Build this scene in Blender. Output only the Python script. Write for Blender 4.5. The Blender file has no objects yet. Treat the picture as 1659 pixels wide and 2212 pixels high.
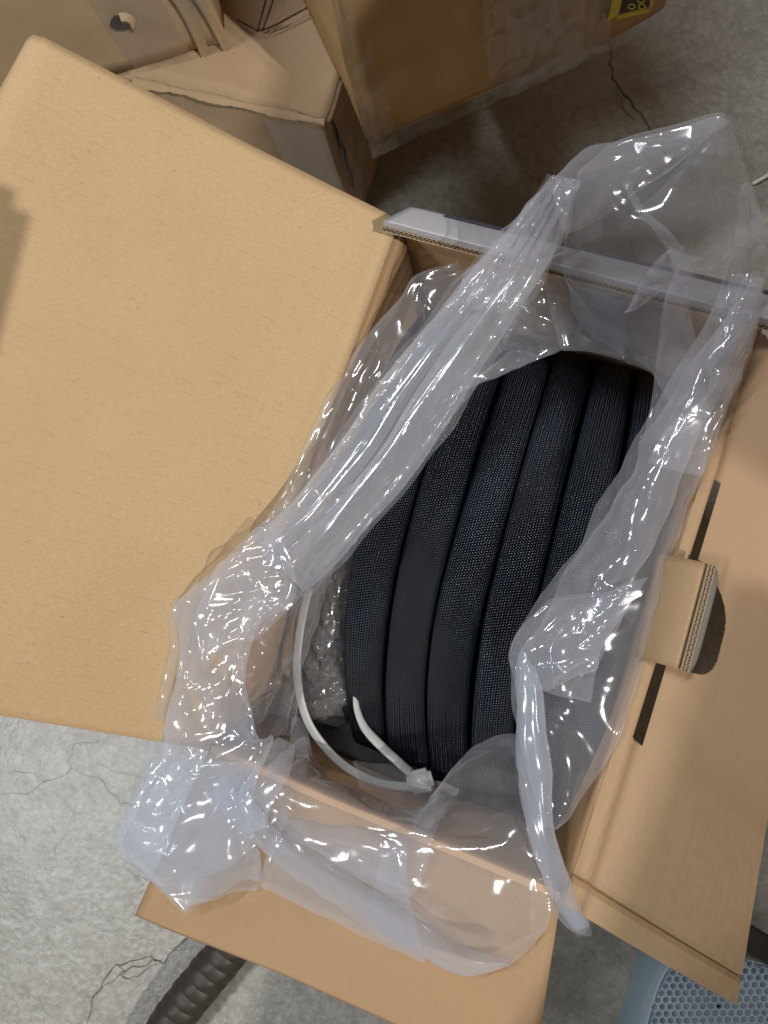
import bpy, bmesh, math, random
import numpy as np
from mathutils import Vector, Matrix

rnd = random.Random(7)
rng = np.random.default_rng(11)
PI = math.pi
scene = bpy.context.scene
col = scene.collection

# ------------------------------------------------------------------ camera, light, exposure
CAM = np.array([0.18415709, 0.17897919, 1.01036984])
R = np.array([[0.93047849, -0.3201394, 0.17810264],
              [0.33764595, 0.93804786, -0.07785515],
              [-0.1421443, 0.13257818, 0.98092712]])
PW, PH, PF = 1659., 2212., 1661.
cd = bpy.data.cameras.new('camera')
cam = bpy.data.objects.new('camera', cd)
col.objects.link(cam)
u, s_, vt = np.linalg.svd(R)
Rn = u @ vt
m = Matrix([list(Rn[i]) + [CAM[i]] for i in range(3)] + [[0, 0, 0, 1]])
cam.matrix_world = m
cd.sensor_fit = 'VERTICAL'
cd.sensor_height = 24.0
cd.lens = 24.0 * PF / PH
cd.clip_start = 0.01
cd.clip_end = 100
scene.camera = cam

world = bpy.data.worlds.new("World")
scene.world = world
world.use_nodes = True
world.node_tree.nodes['Background'].inputs[0].default_value = (0.97, 0.98, 1.0, 1)
world.node_tree.nodes['Background'].inputs[1].default_value = 0.085


def lamp(name, pos, target, size, power, color, size_y=None):
    ld = bpy.data.lights.new(name, 'AREA')
    ld.shape = 'RECTANGLE'
    ld.size = size
    ld.size_y = size_y or size
    ld.energy = power
    ld.color = color
    o = bpy.data.objects.new(name, ld)
    col.objects.link(o)
    o.location = pos
    d = Vector(target) - Vector(pos)
    o.rotation_euler = d.to_track_quat('-Z', 'Y').to_euler()
    return o


# bay lamps hanging high over the warehouse floor
lamp('bay_lamp', (2.72, -0.75, 4.0), (0, 0.2, 0.4), 0.05, 136, (1.0, 0.97, 0.92), 0.05)
lamp('bay_lamp', (-1.2, 1.1, 4.2), (0, 0.2, 0.4), 1.15, 92, (0.94, 0.97, 1.0), 0.12)
lamp('bay_lamp', (-2.13, -1.81, 4.0), (-0.2, -0.2, 0.0), 1.15, 66, (0.92, 0.96, 1.0), 0.14)

scene.view_settings.view_transform = 'Standard'
scene.view_settings.look = 'None'
scene.view_settings.exposure = 0.0
scene.view_settings.gamma = 1.0
scene.cycles.transparent_max_bounces = 24
scene.cycles.max_bounces = 10
scene.cycles.caustics_reflective = False
scene.cycles.caustics_refractive = False

# ------------------------------------------------------------------ geometry of the place
BW, BL, BH = 0.300, 0.465, 0.400          # box: width, length, height (metres)


def at(px, py, z):
    """point of the place at height z that a photo position shows"""
    d = Rn @ np.array([(px - PW / 2) / PF, (PH / 2 - py) / PF, -1.])
    return CAM + d * ((z - CAM[2]) / d[2])


def lid_angle(y):
    t = min(max(y / BL, -0.3), 1.2)
    return math.radians(44 + (27 - 44) * t)


def support(p):
    x, y = p[0], p[1]
    z = 0.395
    if x < 0 and -0.03 < y < BL + 0.03:
        z = BH + min(-x, 0.3) * math.tan(lid_angle(y))
    elif y < 0:
        z = BH - (-y) * math.tan(math.radians(17)) if x > -0.04 else 0.38
    elif x > BW:
        z = BH + 0.012
    elif y > BL:
        z = 0.42
    return z


def on(px, py, off):
    z = 0.72
    for _ in range(400):
        p = at(px, py, z)
        if z <= support(p) + off:
            return p
        z -= 0.001
    return at(px, py, 0.4)


def P(q):
    px, py, z = q
    return on(px, py, z) if z < 0.2 else at(px, py, z)


# ------------------------------------------------------------------ object helpers
def link(name, me, mat=None, parent=None):
    o = bpy.data.objects.new(name, me)
    col.objects.link(o)
    if mat:
        me.materials.append(mat)
    if parent:
        o.parent = parent
    return o


def tag(o, label=None, cat=None, group=None, kind=None):
    if label: o['label'] = label
    if cat: o['category'] = cat
    if group: o['group'] = group
    if kind: o['kind'] = kind
    return o


def thing(name, label, cat, loc=(0, 0, 0), group=None):
    o = bpy.data.objects.new(name, None)
    col.objects.link(o)
    o.location = loc
    o.empty_display_size = 0.05
    tag(o, label, cat, group)
    return o


def mesh(name, verts, faces, smooth=True, uvs=None):
    me = bpy.data.meshes.new(name)
    me.from_pydata([tuple(map(float, v)) for v in verts], [], faces)
    me.update()
    if smooth:
        me.polygons.foreach_set('use_smooth', [True] * len(me.polygons))
    if uvs is not None:
        l = me.uv_layers.new(name='uv')
        idx = np.empty(len(me.loops), dtype=np.int32)
        me.loops.foreach_get('vertex_index', idx)
        l.data.foreach_set('uv', np.asarray(uvs, dtype=np.float32)[idx].ravel())
    return me


def parent_keep(o, parent):
    o.parent = parent
    o.matrix_parent_inverse = Matrix.Translation(-Vector(parent.location))


def part(name, me, mat, parent):
    o = link(name, me, mat)
    root = parent
    # the parent chain holds translations only
    loc = Vector((0, 0, 0))
    q = parent
    while q is not None:
        loc += Vector(q.location)
        q = q.parent
    o.parent = parent
    o.location = -loc if parent.parent is None else Vector((0, 0, 0))
    return o


def grid_faces(nu, nv, closed_v=False, base=0):
    f = []
    for i in range(nu - 1):
        for j in range(nv if closed_v else nv - 1):
            a = base + i * nv + j
            b = base + i * nv + (j + 1) % nv
            c = base + (i + 1) * nv + (j + 1) % nv
            d = base + (i + 1) * nv + j
            f.append((a, b, c, d))
    return f


def grid_normals(S):
    du = np.gradient(S, axis=0)
    dv = np.gradient(S, axis=1)
    n = np.cross(du, dv)
    n /= np.linalg.norm(n, axis=2, keepdims=True) + 1e-12
    return n


def slab(name, S, th, mat, parent, uv=None):
    """a sheet of board: grid S (nu,nv,3) given real thickness th along its normal; closed all round"""
    nu, nv = S.shape[:2]
    n = grid_normals(S)
    A = (S + n * th * 0.5).reshape(-1, 3)
    B = (S - n * th * 0.5).reshape(-1, 3)
    V = np.vstack([A, B])
    F = grid_faces(nu, nv)
    F += [tuple(k + nu * nv for k in reversed(f)) for f in grid_faces(nu, nv)]
    N = nu * nv
    ring = [j for j in range(nv)] + [i * nv + nv - 1 for i in range(1, nu)] + \
           [(nu - 1) * nv + j for j in range(nv - 2, -1, -1)] + [i * nv for i in range(nu - 2, 0, -1)]
    side = []
    for k in range(len(ring)):
        a, b = ring[k], ring[(k + 1) % len(ring)]
        side.append((b, a, a + N, b + N))
    F2 = F + side
    uu, vv = np.meshgrid(np.linspace(0, 1, nu), np.linspace(0, 1, nv), indexing='ij')
    lu = np.linalg.norm(S[-1, nv // 2] - S[0, nv // 2])
    lv = np.linalg.norm(S[nu // 2, -1] - S[nu // 2, 0])
    uvs = np.stack([uu * lu, vv * lv], -1).reshape(-1, 2)
    me = mesh(name, V, F2, False, np.vstack([uvs, uvs]))
    sm = [True] * len(F) + [False] * len(side)
    me.polygons.foreach_set('use_smooth', sm)
    return part(name, me, mat, parent)


def quad_grid(p00, p10, p11, p01, nu, nv):
    p00, p10, p11, p01 = map(np.asarray, (p00, p10, p11, p01))
    uu, vv = np.meshgrid(np.linspace(0, 1, nu), np.linspace(0, 1, nv), indexing='ij')
    uu = uu[..., None]; vv = vv[..., None]
    return p00 * (1 - uu) * (1 - vv) + p10 * uu * (1 - vv) + p11 * uu * vv + p01 * (1 - uu) * vv


# smooth value noise on grids / points, numpy
def vnoise(p, seed=0):
    p = np.asarray(p, float)
    i = np.floor(p).astype(np.int64)
    f = p - i
    f = f * f * (3 - 2 * f)
    def h(ix, iy, iz):
        n = (ix * 374761393 + iy * 668265263 + iz * 2147483647 + seed * 974634777) & 0xffffffff
        n = ((n ^ (n >> 13)) * 1274126177) & 0xffffffff
        n = n ^ (n >> 16)
        return (n & 0xffff) / 65535.0
    r = 0
    for dx in (0, 1):
        for dy in (0, 1):
            for dz in (0, 1):
                w = (f[..., 0] if dx else 1 - f[..., 0]) * (f[..., 1] if dy else 1 - f[..., 1]) * (f[..., 2] if dz else 1 - f[..., 2])
                r = r + w * h(i[..., 0] + dx, i[..., 1] + dy, i[..., 2] + dz)
    return r * 2 - 1


# ------------------------------------------------------------------ materials
def new_mat(name):
    m = bpy.data.materials.new(name)
    m.use_nodes = True
    nt = m.node_tree
    nt.nodes.clear()
    out = nt.nodes.new('ShaderNodeOutputMaterial')
    return m, nt, out


class NT:
    def __init__(s, nt):
        s.nt = nt

    def n(s, t, **k):
        x = s.nt.nodes.new(t)
        for a, b in k.items():
            if a.startswith('_'):
                setattr(x, a[1:], b)
        return x

    def l(s, a, b):
        s.nt.links.new(a, b)

    def noise(s, vec, scale, detail=4, rough=.55, dist=0.0):
        x = s.n('ShaderNodeTexNoise')
        x.inputs['Scale'].default_value = scale
        x.inputs['Detail'].default_value = detail
        x.inputs['Roughness'].default_value = rough
        x.inputs['Distortion'].default_value = dist
        if vec is not None: s.l(vec, x.inputs['Vector'])
        return x.outputs['Fac']

    def ramp(s, fac, stops):
        x = s.n('ShaderNodeValToRGB')
        cr = x.color_ramp
        while len(cr.elements) < len(stops): cr.elements.new(0.5)
        for e, (p, c) in zip(cr.elements, stops):
            e.position = p
            e.color = (c if len(c) == 4 else (*c, 1)) if isinstance(c, tuple) else (c, c, c, 1)
        s.l(fac, x.inputs[0])
        return x.outputs[0]

    def mix(s, fac, a, b, mode='MIX'):
        x = s.n('ShaderNodeMix')
        x.data_type = 'RGBA'
        x.blend_type = mode
        for inp, v in ((x.inputs[0], fac), (x.inputs[6], a), (x.inputs[7], b)):
            if hasattr(v, 'is_linked'): s.l(v, inp)
            elif isinstance(v, tuple): inp.default_value = (*v, 1) if len(v) == 3 else v
            else: inp.default_value = v
        return x.outputs[2]

    def math(s, op, a, b=None, clamp=False):
        x = s.n('ShaderNodeMath')
        x.operation = op
        x.use_clamp = clamp
        for inp, v in ((x.inputs[0], a), (x.inputs[1], b)):
            if v is None: continue
            if hasattr(v, 'is_linked'): s.l(v, inp)
            else: inp.default_value = v
        return x.outputs[0]

    def mapping(s, vec, scale=(1, 1, 1), rot=(0, 0, 0), loc=(0, 0, 0)):
        x = s.n('ShaderNodeMapping')
        x.inputs['Scale'].default_value = scale
        x.inputs['Rotation'].default_value = rot
        x.inputs['Location'].default_value = loc
        s.l(vec, x.inputs['Vector'])
        return x.outputs[0]

    def bump(s, h, dist, strength=1.0, normal=None):
        x = s.n('ShaderNodeBump')
        x.inputs['Distance'].default_value = dist
        x.inputs['Strength'].default_value = strength
        s.l(h, x.inputs['Height'])
        if normal is not None: s.l(normal, x.inputs['Normal'])
        return x.outputs[0]

    def bsdf(s, color=None, rough=0.5, spec=0.5, normal=None, **k):
        x = s.n('ShaderNodeBsdfPrincipled')
        for key, v in (('Base Color', color), ('Roughness', rough), ('Specular IOR Level', spec)):
            if v is None: continue
            if hasattr(v, 'is_linked'): s.l(v, x.inputs[key])
            elif isinstance(v, tuple): x.inputs[key].default_value = (*v, 1)
            else: x.inputs[key].default_value = v
        for key, v in k.items():
            key = key.replace('_', ' ')
            if hasattr(v, 'is_linked'): s.l(v, x.inputs[key])
            else: x.inputs[key].default_value = v
        if normal is not None: s.l(normal, x.inputs['Normal'])
        return x.outputs[0]


def cardboard(name, base, stain=0.5, flute=0.5, rough=0.75, fleck=1.0, axis_rot=0.0, uv=True, gloss=0.25):
    m, nt, out = new_mat(name)
    g = NT(nt)
    tc = g.n('ShaderNodeTexCoord')
    v = tc.outputs['UV'] if uv else tc.outputs['Object']
    vr = g.mapping(v, rot=(0, 0, axis_rot))
    fib = g.noise(g.mapping(vr, scale=(900, 260, 400)), 1.0, 3, .6)
    fib2 = g.noise(g.mapping(vr, scale=(1500, 420, 700), loc=(3, 7, 1)), 1.0, 2, .6)
    blot = g.noise(vr, 9.0, 4, .6)
    big = g.noise(g.mapping(vr, loc=(5, 1, 0)), 3.0, 3, .5)
    b = tuple(base)
    dark = tuple(c * 0.74 for c in b)
    lite = tuple(min(1, c * 1.27) for c in b)
    c = g.mix(fib, dark, lite)
    c = g.mix(g.math('MULTIPLY', g.ramp(blot, [(0.42, 0.0), (0.72, 1.0)]), 0.30 * stain), c, tuple(x * y for x, y in zip(b, (0.72, 0.66, 0.58))))
    c = g.mix(g.math('MULTIPLY', g.ramp(big, [(0.40, 0.0), (0.62, 1.0)]), 0.5 * stain), c, tuple(x * y for x, y in zip(b, (1.07, 0.99, 1.0))))
    # dark and pale fibres
    fl = g.ramp(g.noise(g.mapping(vr, scale=(300, 170, 300), loc=(9, 2, 2)), 1.0, 1, .5), [(0.73, 0.0), (0.78, 1.0)])
    c = g.mix(g.math('MULTIPLY', fl, 0.55 * fleck), c, tuple(x * 0.55 for x in b))
    fl2 = g.ramp(g.noise(g.mapping(vr, scale=(380, 130, 300), loc=(1, 12, 2)), 1.0, 1, .5), [(0.74, 0.0), (0.80, 1.0)])
    c = g.mix(g.math('MULTIPLY', fl2, 0.45 * fleck), c, tuple(min(1, x * 1.35) for x in b))
    # scattered dark specks
    vo = g.n('ShaderNodeTexVoronoi')
    vo.inputs['Scale'].default_value = 55
    g.l(g.mapping(vr, loc=(0.3, 0.1, 0)), vo.inputs['Vector'])
    pick = g.ramp(g.math('MULTIPLY', vo.outputs['Color'], 1.0), [(0.86, 0.0), (0.87, 1.0)])
    sp = g.math('MULTIPLY', g.ramp(vo.outputs['Distance'], [(0.03, 1.0), (0.055, 0.0)]), pick)
    c = g.mix(g.math('MULTIPLY', sp, 0.7 * fleck), c, tuple(x * 0.4 for x in b))
    # broken dashes where the flutes telegraph through
    wv = g.n('ShaderNodeTexWave')
    wv.wave_type = 'BANDS'; wv.bands_direction = 'X'
    wv.inputs['Scale'].default_value = 38.0
    wv.inputs['Distortion'].default_value = 0.6
    wv.inputs['Detail'].default_value = 1.0
    g.l(vr, wv.inputs['Vector'])
    dash = g.math('MULTIPLY', g.ramp(wv.outputs['Fac'], [(0.86, 0.0), (0.97, 1.0)]),
                  g.ramp(g.noise(g.mapping(vr, scale=(110, 55, 30)), 1.0, 3, .65), [(0.50, 0.0), (0.62, 1.0)]))
    c = g.mix(g.math('MULTIPLY', dash, 0.22 * flute), c, tuple(x * 0.62 for x in b))
    h = g.math('ADD', g.math('MULTIPLY', fib2, 0.35), g.math('MULTIPLY', wv.outputs['Fac'], 0.22 * flute))
    h = g.math('ADD', h, g.math('MULTIPLY', g.noise(vr, 30, 3, .5), 1.6 * stain))
    nb = g.bump(h, 0.00035, 0.8)
    sh = g.bsdf(c, rough, gloss, nb)
    g.l(sh, out.inputs[0])
    return m


M = {}
KR = (0.462, 0.325, 0.176)
M['kraft'] = cardboard('kraft_board', KR, 0.6, 0.9, axis_rot=0.0)
M['kraft_shaded'] = cardboard('kraft_board_shaded', (0.335, 0.226, 0.125), 1.7, 0.5, rough=0.62, fleck=0.5)  # flap board, darkened in colour to stand in for shade on the flaps
M['kraft_wall'] = cardboard('kraft_board_wall', (0.50, 0.33, 0.175), 0.8, 0.2)
M['carton'] = cardboard('carton_board', (0.46, 0.31, 0.17), 0.9, 0.2, uv=False)
M['carton_warm'] = cardboard('carton_board_warm', (0.47, 0.30, 0.14), 0.6, 0.1, uv=False, fleck=0.4)
M['carton_grey'] = cardboard('carton_board_grey', (0.46, 0.335, 0.205), 1.0, 0.2, uv=False)


def simple(name, color, rough=0.5, spec=0.4, bump_scale=None, bump_d=0.0003, var=0.15, **k):
    m, nt, out = new_mat(name)
    g = NT(nt)
    tc = g.n('ShaderNodeTexCoord')
    n1 = g.noise(tc.outputs['Object'], bump_scale or 60, 4, .6)
    c = g.mix(n1, tuple(x * (1 - var) for x in color), tuple(min(1, x * (1 + var)) for x in color))
    nb = g.bump(n1, bump_d, 0.6)
    g.l(g.bsdf(c, rough, spec, nb, **k), out.inputs[0])
    return m


M['edge'] = simple('cut_board_edge', (0.62, 0.50, 0.36), 0.8, 0.2, 300)
M['flute'] = simple('flute_paper', (0.36, 0.27, 0.175), 0.8, 0.1, 300)
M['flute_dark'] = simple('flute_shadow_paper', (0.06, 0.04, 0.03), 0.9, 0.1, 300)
M['print'] = simple('printed_white_liner', (0.33, 0.32, 0.335), 0.5, 0.5, 120, 0.0001, 0.05)
M['print_grey'] = simple('printed_grey_liner', (0.15, 0.15, 0.13), 0.6, 0.5, 120, 0.0001, 0.06)
M['print_line'] = simple('printed_dark_line', (0.05, 0.045, 0.07), 0.6, 0.5, 120, 0.0001, 0.05)
M['tie'] = simple('white_nylon', (0.41, 0.43, 0.42), 0.33, 0.5, 40, 0.0001, 0.05)
M['tie'].node_tree.nodes['Principled BSDF'].inputs['Subsurface Weight'].default_value = 0.25
M['tie'].node_tree.nodes['Principled BSDF'].inputs['Subsurface Scale'].default_value = 0.004
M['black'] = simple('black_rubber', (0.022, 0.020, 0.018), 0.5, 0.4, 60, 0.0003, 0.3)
M['ribbed'] = simple('ribbed_duct_rubber', (0.034, 0.026, 0.020), 0.5, 0.45, 70, 0.0005, 0.3)
M['wire'] = simple('dark_steel_wire', (0.05, 0.035, 0.02), 0.45, 0.5, 50)
M['yellow'] = simple('yellow_ink', (0.62, 0.55, 0.05), 0.5, 0.3, 80, 0.0001, 0.1)
M['label_dark'] = simple('dark_label_ink', (0.05, 0.05, 0.04), 0.5, 0.3, 80, 0.0001, 0.1)
M['phone'] = simple('phone_shell', (0.03, 0.03, 0.035), 0.3, 0.5)
M['whiteline'] = simple('pale_straw', (0.75, 0.72, 0.65), 0.5, 0.3)


def film_mat(name, haze=0.19, tint=(0.84, 0.87, 0.96), rough=0.125, wr=1.0, edge=0.48, gl=1.0):
    m, nt, out = new_mat(name)
    g = NT(nt)
    tc = g.n('ShaderNodeTexCoord')
    v = tc.outputs['Object']
    mask = g.ramp(g.noise(g.mapping(v, loc=(7, 4, 2)), 9, 2, .5), [(0.46, 0.12), (0.62, 1.0)])
    r1 = g.math('ABSOLUTE', g.math('SUBTRACT', g.noise(v, 20, 1, .5, 0.9), 0.5))
    r2 = g.math('ABSOLUTE', g.math('SUBTRACT', g.noise(g.mapping(v, loc=(3, 1, 2)), 46, 1, .5, 0.5), 0.5))
    h = g.math('ADD', g.math('MULTIPLY', r1, -1.3), g.math('MULTIPLY', g.math('MULTIPLY', r2, mask), -0.10))
    vo = g.n('ShaderNodeTexVoronoi'); vo.inputs['Scale'].default_value = 15
    wn = g.n('ShaderNodeTexNoise'); wn.inputs['Scale'].default_value = 16; wn.inputs['Detail'].default_value = 1
    g.l(v, wn.inputs['Vector'])
    g.l(g.mix(0.05, v, wn.outputs['Color'], 'ADD'), vo.inputs['Vector'])
    sb = g.n('ShaderNodeVectorMath'); sb.operation = 'SUBTRACT'
    g.l(vo.outputs['Color'], sb.inputs[0]); sb.inputs[1].default_value = (.5, .5, .5)
    dp = g.n('ShaderNodeVectorMath'); dp.operation = 'DOT_PRODUCT'
    g.l(sb.outputs[0], dp.inputs[0])
    s2 = g.n('ShaderNodeVectorMath'); s2.operation = 'SUBTRACT'
    g.l(v, s2.inputs[0]); g.l(vo.outputs['Position'], s2.inputs[1])
    g.l(s2.outputs[0], dp.inputs[1])
    h = g.math('ADD', h, g.math('MULTIPLY', g.math('MULTIPLY', dp.outputs['Value'], mask), 4.5))
    nb = g.bump(h, 0.0045 * wr, 0.5)
    lw = g.n('ShaderNodeLayerWeight')
    lw.inputs['Blend'].default_value = 0.5
    fac = g.math('POWER', lw.outputs['Facing'], 2.3)
    hz = g.math('ADD', haze, g.math('MULTIPLY', fac, edge))
    cloud = g.noise(v, 18, 3, .6, 0.5)
    hz = g.math('MULTIPLY', hz, g.math('ADD', 0.78, g.math('MULTIPLY', cloud, 0.44)), True)
    tr = g.n('ShaderNodeBsdfTransparent')
    tr.inputs[0].default_value = (0.965, 0.968, 0.985, 1)
    df = g.n('ShaderNodeBsdfDiffuse')
    df.inputs[0].default_value = (*tint, 1)
    g.l(nb, df.inputs['Normal'])
    tl = g.n('ShaderNodeBsdfTranslucent')
    tl.inputs[0].default_value = (*tint, 1)
    g.l(nb, tl.inputs['Normal'])
    dm = g.n('ShaderNodeMixShader')
    dm.inputs[0].default_value = 0.5
    g.l(df.outputs[0], dm.inputs[1]); g.l(tl.outputs[0], dm.inputs[2])
    m1 = g.n('ShaderNodeMixShader')
    g.l(hz, m1.inputs[0]); g.l(tr.outputs[0], m1.inputs[1]); g.l(dm.outputs[0], m1.inputs[2])
    gs = g.n('ShaderNodeBsdfGlossy')
    gs.inputs['Roughness'].default_value = rough
    gs.inputs['Color'].default_value = (1, 1, 1, 1)
    g.l(nb, gs.inputs['Normal'])
    fr = g.n('ShaderNodeLayerWeight')
    fr.inputs['Blend'].default_value = 0.5
    g.l(nb, fr.inputs['Normal'])
    f5 = g.math('POWER', fr.outputs['Facing'], 4.5)
    ff = g.math('ADD', 0.06 * gl, g.math('MULTIPLY', f5, 0.55), True)
    m2 = g.n('ShaderNodeMixShader')
    g.l(ff, m2.inputs[0]); g.l(m1.outputs[0], m2.inputs[1]); g.l(gs.outputs[0], m2.inputs[2])
    g.l(m2.outputs[0], out.inputs[0])
    return m


M['film'] = film_mat('polythene_film')
M['film_thick'] = film_mat('polythene_film_doubled', haze=0.27, edge=0.45, wr=0.35, tint=(0.79, 0.86, 0.98), rough=0.14)
M['film_clear'] = film_mat('polythene_film_single', haze=0.17, edge=0.45)
M['bubble'] = film_mat('bubble_film', haze=0.02, tint=(0.80, 0.83, 0.83), rough=0.08, wr=0.5, edge=0.12, gl=1.1)
M['bubble_dome'] = film_mat('bubble_film_dome', haze=0.02, tint=(0.85, 0.88, 0.88), rough=0.07, wr=0.2, edge=0.40, gl=1.8)
M['tape'] = film_mat('packing_tape', haze=0.05, tint=(0.66, 0.60, 0.48), rough=0.16, wr=1.2, edge=0.2, gl=1.6)


def braid_mat():
    m, nt, out = new_mat('black_braided_sleeve')
    g = NT(nt)
    tc = g.n('ShaderNodeTexCoord')
    uv = tc.outputs['UV']
    sep = g.n('ShaderNodeSeparateXYZ')
    g.l(uv, sep.inputs[0])
    U, V = sep.outputs[0], sep.outputs[1]      # U: along in cells, V: around in cells
    # stagger alternate columns, each cell an oval filament float
    colid = g.math('FLOOR', V)
    par = g.math('MODULO', g.math('ABSOLUTE', colid), 2.0)
    Us = g.math('ADD', U, g.math('MULTIPLY', par, 0.5))
    fv = g.math('SUBTRACT', g.math('FRACT', V), 0.5)
    sgn = g.math('SUBTRACT', g.math('MULTIPLY', par, 2.0), 1.0)
    Us = g.math('ADD', Us, g.math('MULTIPLY', g.math('MULTIPLY', fv, sgn), 0.55))
    fu = g.math('SUBTRACT', g.math('FRACT', Us), 0.5)
    d2 = g.math('ADD', g.math('MULTIPLY', g.math('MULTIPLY', fu, fu), 5.2), g.math('MULTIPLY', g.math('MULTIPLY', fv, fv), 3.6))
    dome = g.math('SUBTRACT', 1.0, d2, True)
    # brighter and duller zones of sheen painted into the strand colour
    sheen_zones = g.ramp(g.noise(g.mapping(tc.outputs['Object'], scale=(1, .55, .8)), 17, 2, .5, .6), [(0.38, 0.5), (0.62, 1.0)])
    c = g.mix(g.math('MULTIPLY', g.ramp(dome, [(0.35, 0.0), (0.72, 1.0)]), sheen_zones), (0.0006, 0.0008, 0.0012), (0.032, 0.045, 0.070))
    nb = g.bump(g.math('POWER', dome, 0.7), 0.0011, 1.0)
    spec = g.math('MULTIPLY', g.ramp(dome, [(0.35, 0.0), (0.70, 1.0)]), 1.0)
    g.l(g.bsdf(c, 0.24, spec, nb), out.inputs[0])
    return m


M['braid'] = braid_mat()


def concrete_mat():
    m, nt, out = new_mat('sealed_concrete')
    g = NT(nt)
    tc = g.n('ShaderNodeTexCoord')
    v = tc.outputs['Object']
    a = g.noise(v, 6, 5, .6)
    b = g.noise(v, 45, 5, .65)
    c3 = g.noise(v, 190, 3, .6)
    c = g.mix(a, (0.18, 0.168, 0.14), (0.275, 0.262, 0.23))
    c = g.mix(g.math('MULTIPLY', g.ramp(b, [(0.35, 0.0), (0.7, 1.0)]), 0.5), c, (0.40, 0.38, 0.34))
    c = g.mix(g.math('MULTIPLY', g.ramp(c3, [(0.58, 0.0), (0.70, 1.0)]), 0.3), c, (0.14, 0.13, 0.11))
    mot = g.noise(v, 120, 6, .75)
    c = g.mix(g.math('MULTIPLY', g.ramp(mot, [(0.48, 0.0), (0.62, 1.0)]), 0.55), c, (0.40, 0.385, 0.36))
    c = g.mix(g.math('MULTIPLY', g.ramp(g.noise(g.mapping(v, loc=(2, 5, 1)), 70, 5, .7), [(0.50, 0.0), (0.66, 1.0)]), 0.5), c, (0.17, 0.16, 0.14))
    stain = g.ramp(g.noise(g.mapping(v, loc=(4, 2, 0)), 3.2, 4, .65), [(0.48, 0.0), (0.68, 1.0)])
    c = g.mix(g.math('MULTIPLY', stain, 0.45), c, (0.13, 0.12, 0.09))
    # fine crazing of the surface film
    wob = g.n('ShaderNodeTexNoise'); wob.inputs['Scale'].default_value = 22; wob.inputs['Detail'].default_value = 5
    g.l(v, wob.inputs['Vector'])
    vv = g.mix(0.035, v, wob.outputs['Color'], 'ADD')
    vo = g.n('ShaderNodeTexVoronoi'); vo.feature = 'DISTANCE_TO_EDGE'; vo.inputs['Scale'].default_value = 11
    g.l(vv, vo.inputs['Vector'])
    cr = g.ramp(vo.outputs['Distance'], [(0.006, 1.0), (0.022, 0.0)])
    msk = g.ramp(g.noise(g.mapping(v, loc=(1.2, 0.3, 0)), 5.0, 3, .6), [(0.44, 0.0), (0.56, 1.0)])
    cr = g.math('MULTIPLY', cr, msk)
    cr = g.math('MULTIPLY', cr, 0.35)
    c = g.mix(g.math('MULTIPLY', cr, 0.6), c, (0.10, 0.095, 0.085))
    vo2 = g.n('ShaderNodeTexVoronoi'); vo2.inputs['Scale'].default_value = 95
    g.l(g.mix(0.02, v, wob.outputs['Color'], 'ADD'), vo2.inputs['Vector'])
    h = g.math('ADD', g.math('MULTIPLY', vo2.outputs['Distance'], 0.8), g.math('ADD', g.math('MULTIPLY', b, 1.6), g.math('MULTIPLY', c3, 0.7)))
    h = g.math('SUBTRACT', h, g.math('MULTIPLY', cr, 0.6))
    nb = g.bump(h, 0.0009, 0.55)
    rg = g.math('ADD', 0.27, g.math('MULTIPLY', g.noise(v, 30, 4, .6), 0.25))
    g.l(g.bsdf(c, rg, 0.75, nb), out.inputs[0])
    return m


M['concrete'] = concrete_mat()

# ------------------------------------------------------------------ floor
N = 25
S = quad_grid((-6, -6, 0), (6, -6, 0), (6, 6, 0), (-6, 6, 0), N, N)
fl = link('floor', mesh('floor', S.reshape(-1, 3), grid_faces(N, N)), M['concrete'])
tag(fl, kind='structure')


def ribbon(name, pts, widths, z, mat, depth=0.0):
    pts = [np.array(p[:2]) for p in pts]
    V, F = [], []
    for i, p in enumerate(pts):
        a = pts[max(0, i - 1)]; b = pts[min(len(pts) - 1, i + 1)]
        t = (b - a) / (np.linalg.norm(b - a) + 1e-9)
        n = np.array([-t[1], t[0]])
        w = widths[i]
        V += [(*(p + n * w), z), (*(p - n * w * (0.6 + 0.8 * rnd.random())), z)]
    for i in range(len(pts) - 1):
        F.append((2 * i, 2 * i + 1, 2 * i + 3, 2 * i + 2))
    return mesh(name, V, F, False)


M['crack'] = simple('crack_in_concrete', (0.15, 0.138, 0.115), 0.9, 0.1, 200, 0.0008, 0.35)


def jag(pix, step=0.008, amp=0.0028, seed=0):
    r = random.Random(seed)
    w = [at(x, y, 0)[:2] for x, y in pix]
    out = []
    for i in range(len(w) - 1):
        n = max(2, int(np.linalg.norm(w[i + 1] - w[i]) / step))
        for k in range(n):
            p = w[i] + (w[i + 1] - w[i]) * k / n
            out.append(p + np.array([r.uniform(-amp, amp), r.uniform(-amp, amp)]))
    out.append(w[-1])
    return out


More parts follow.
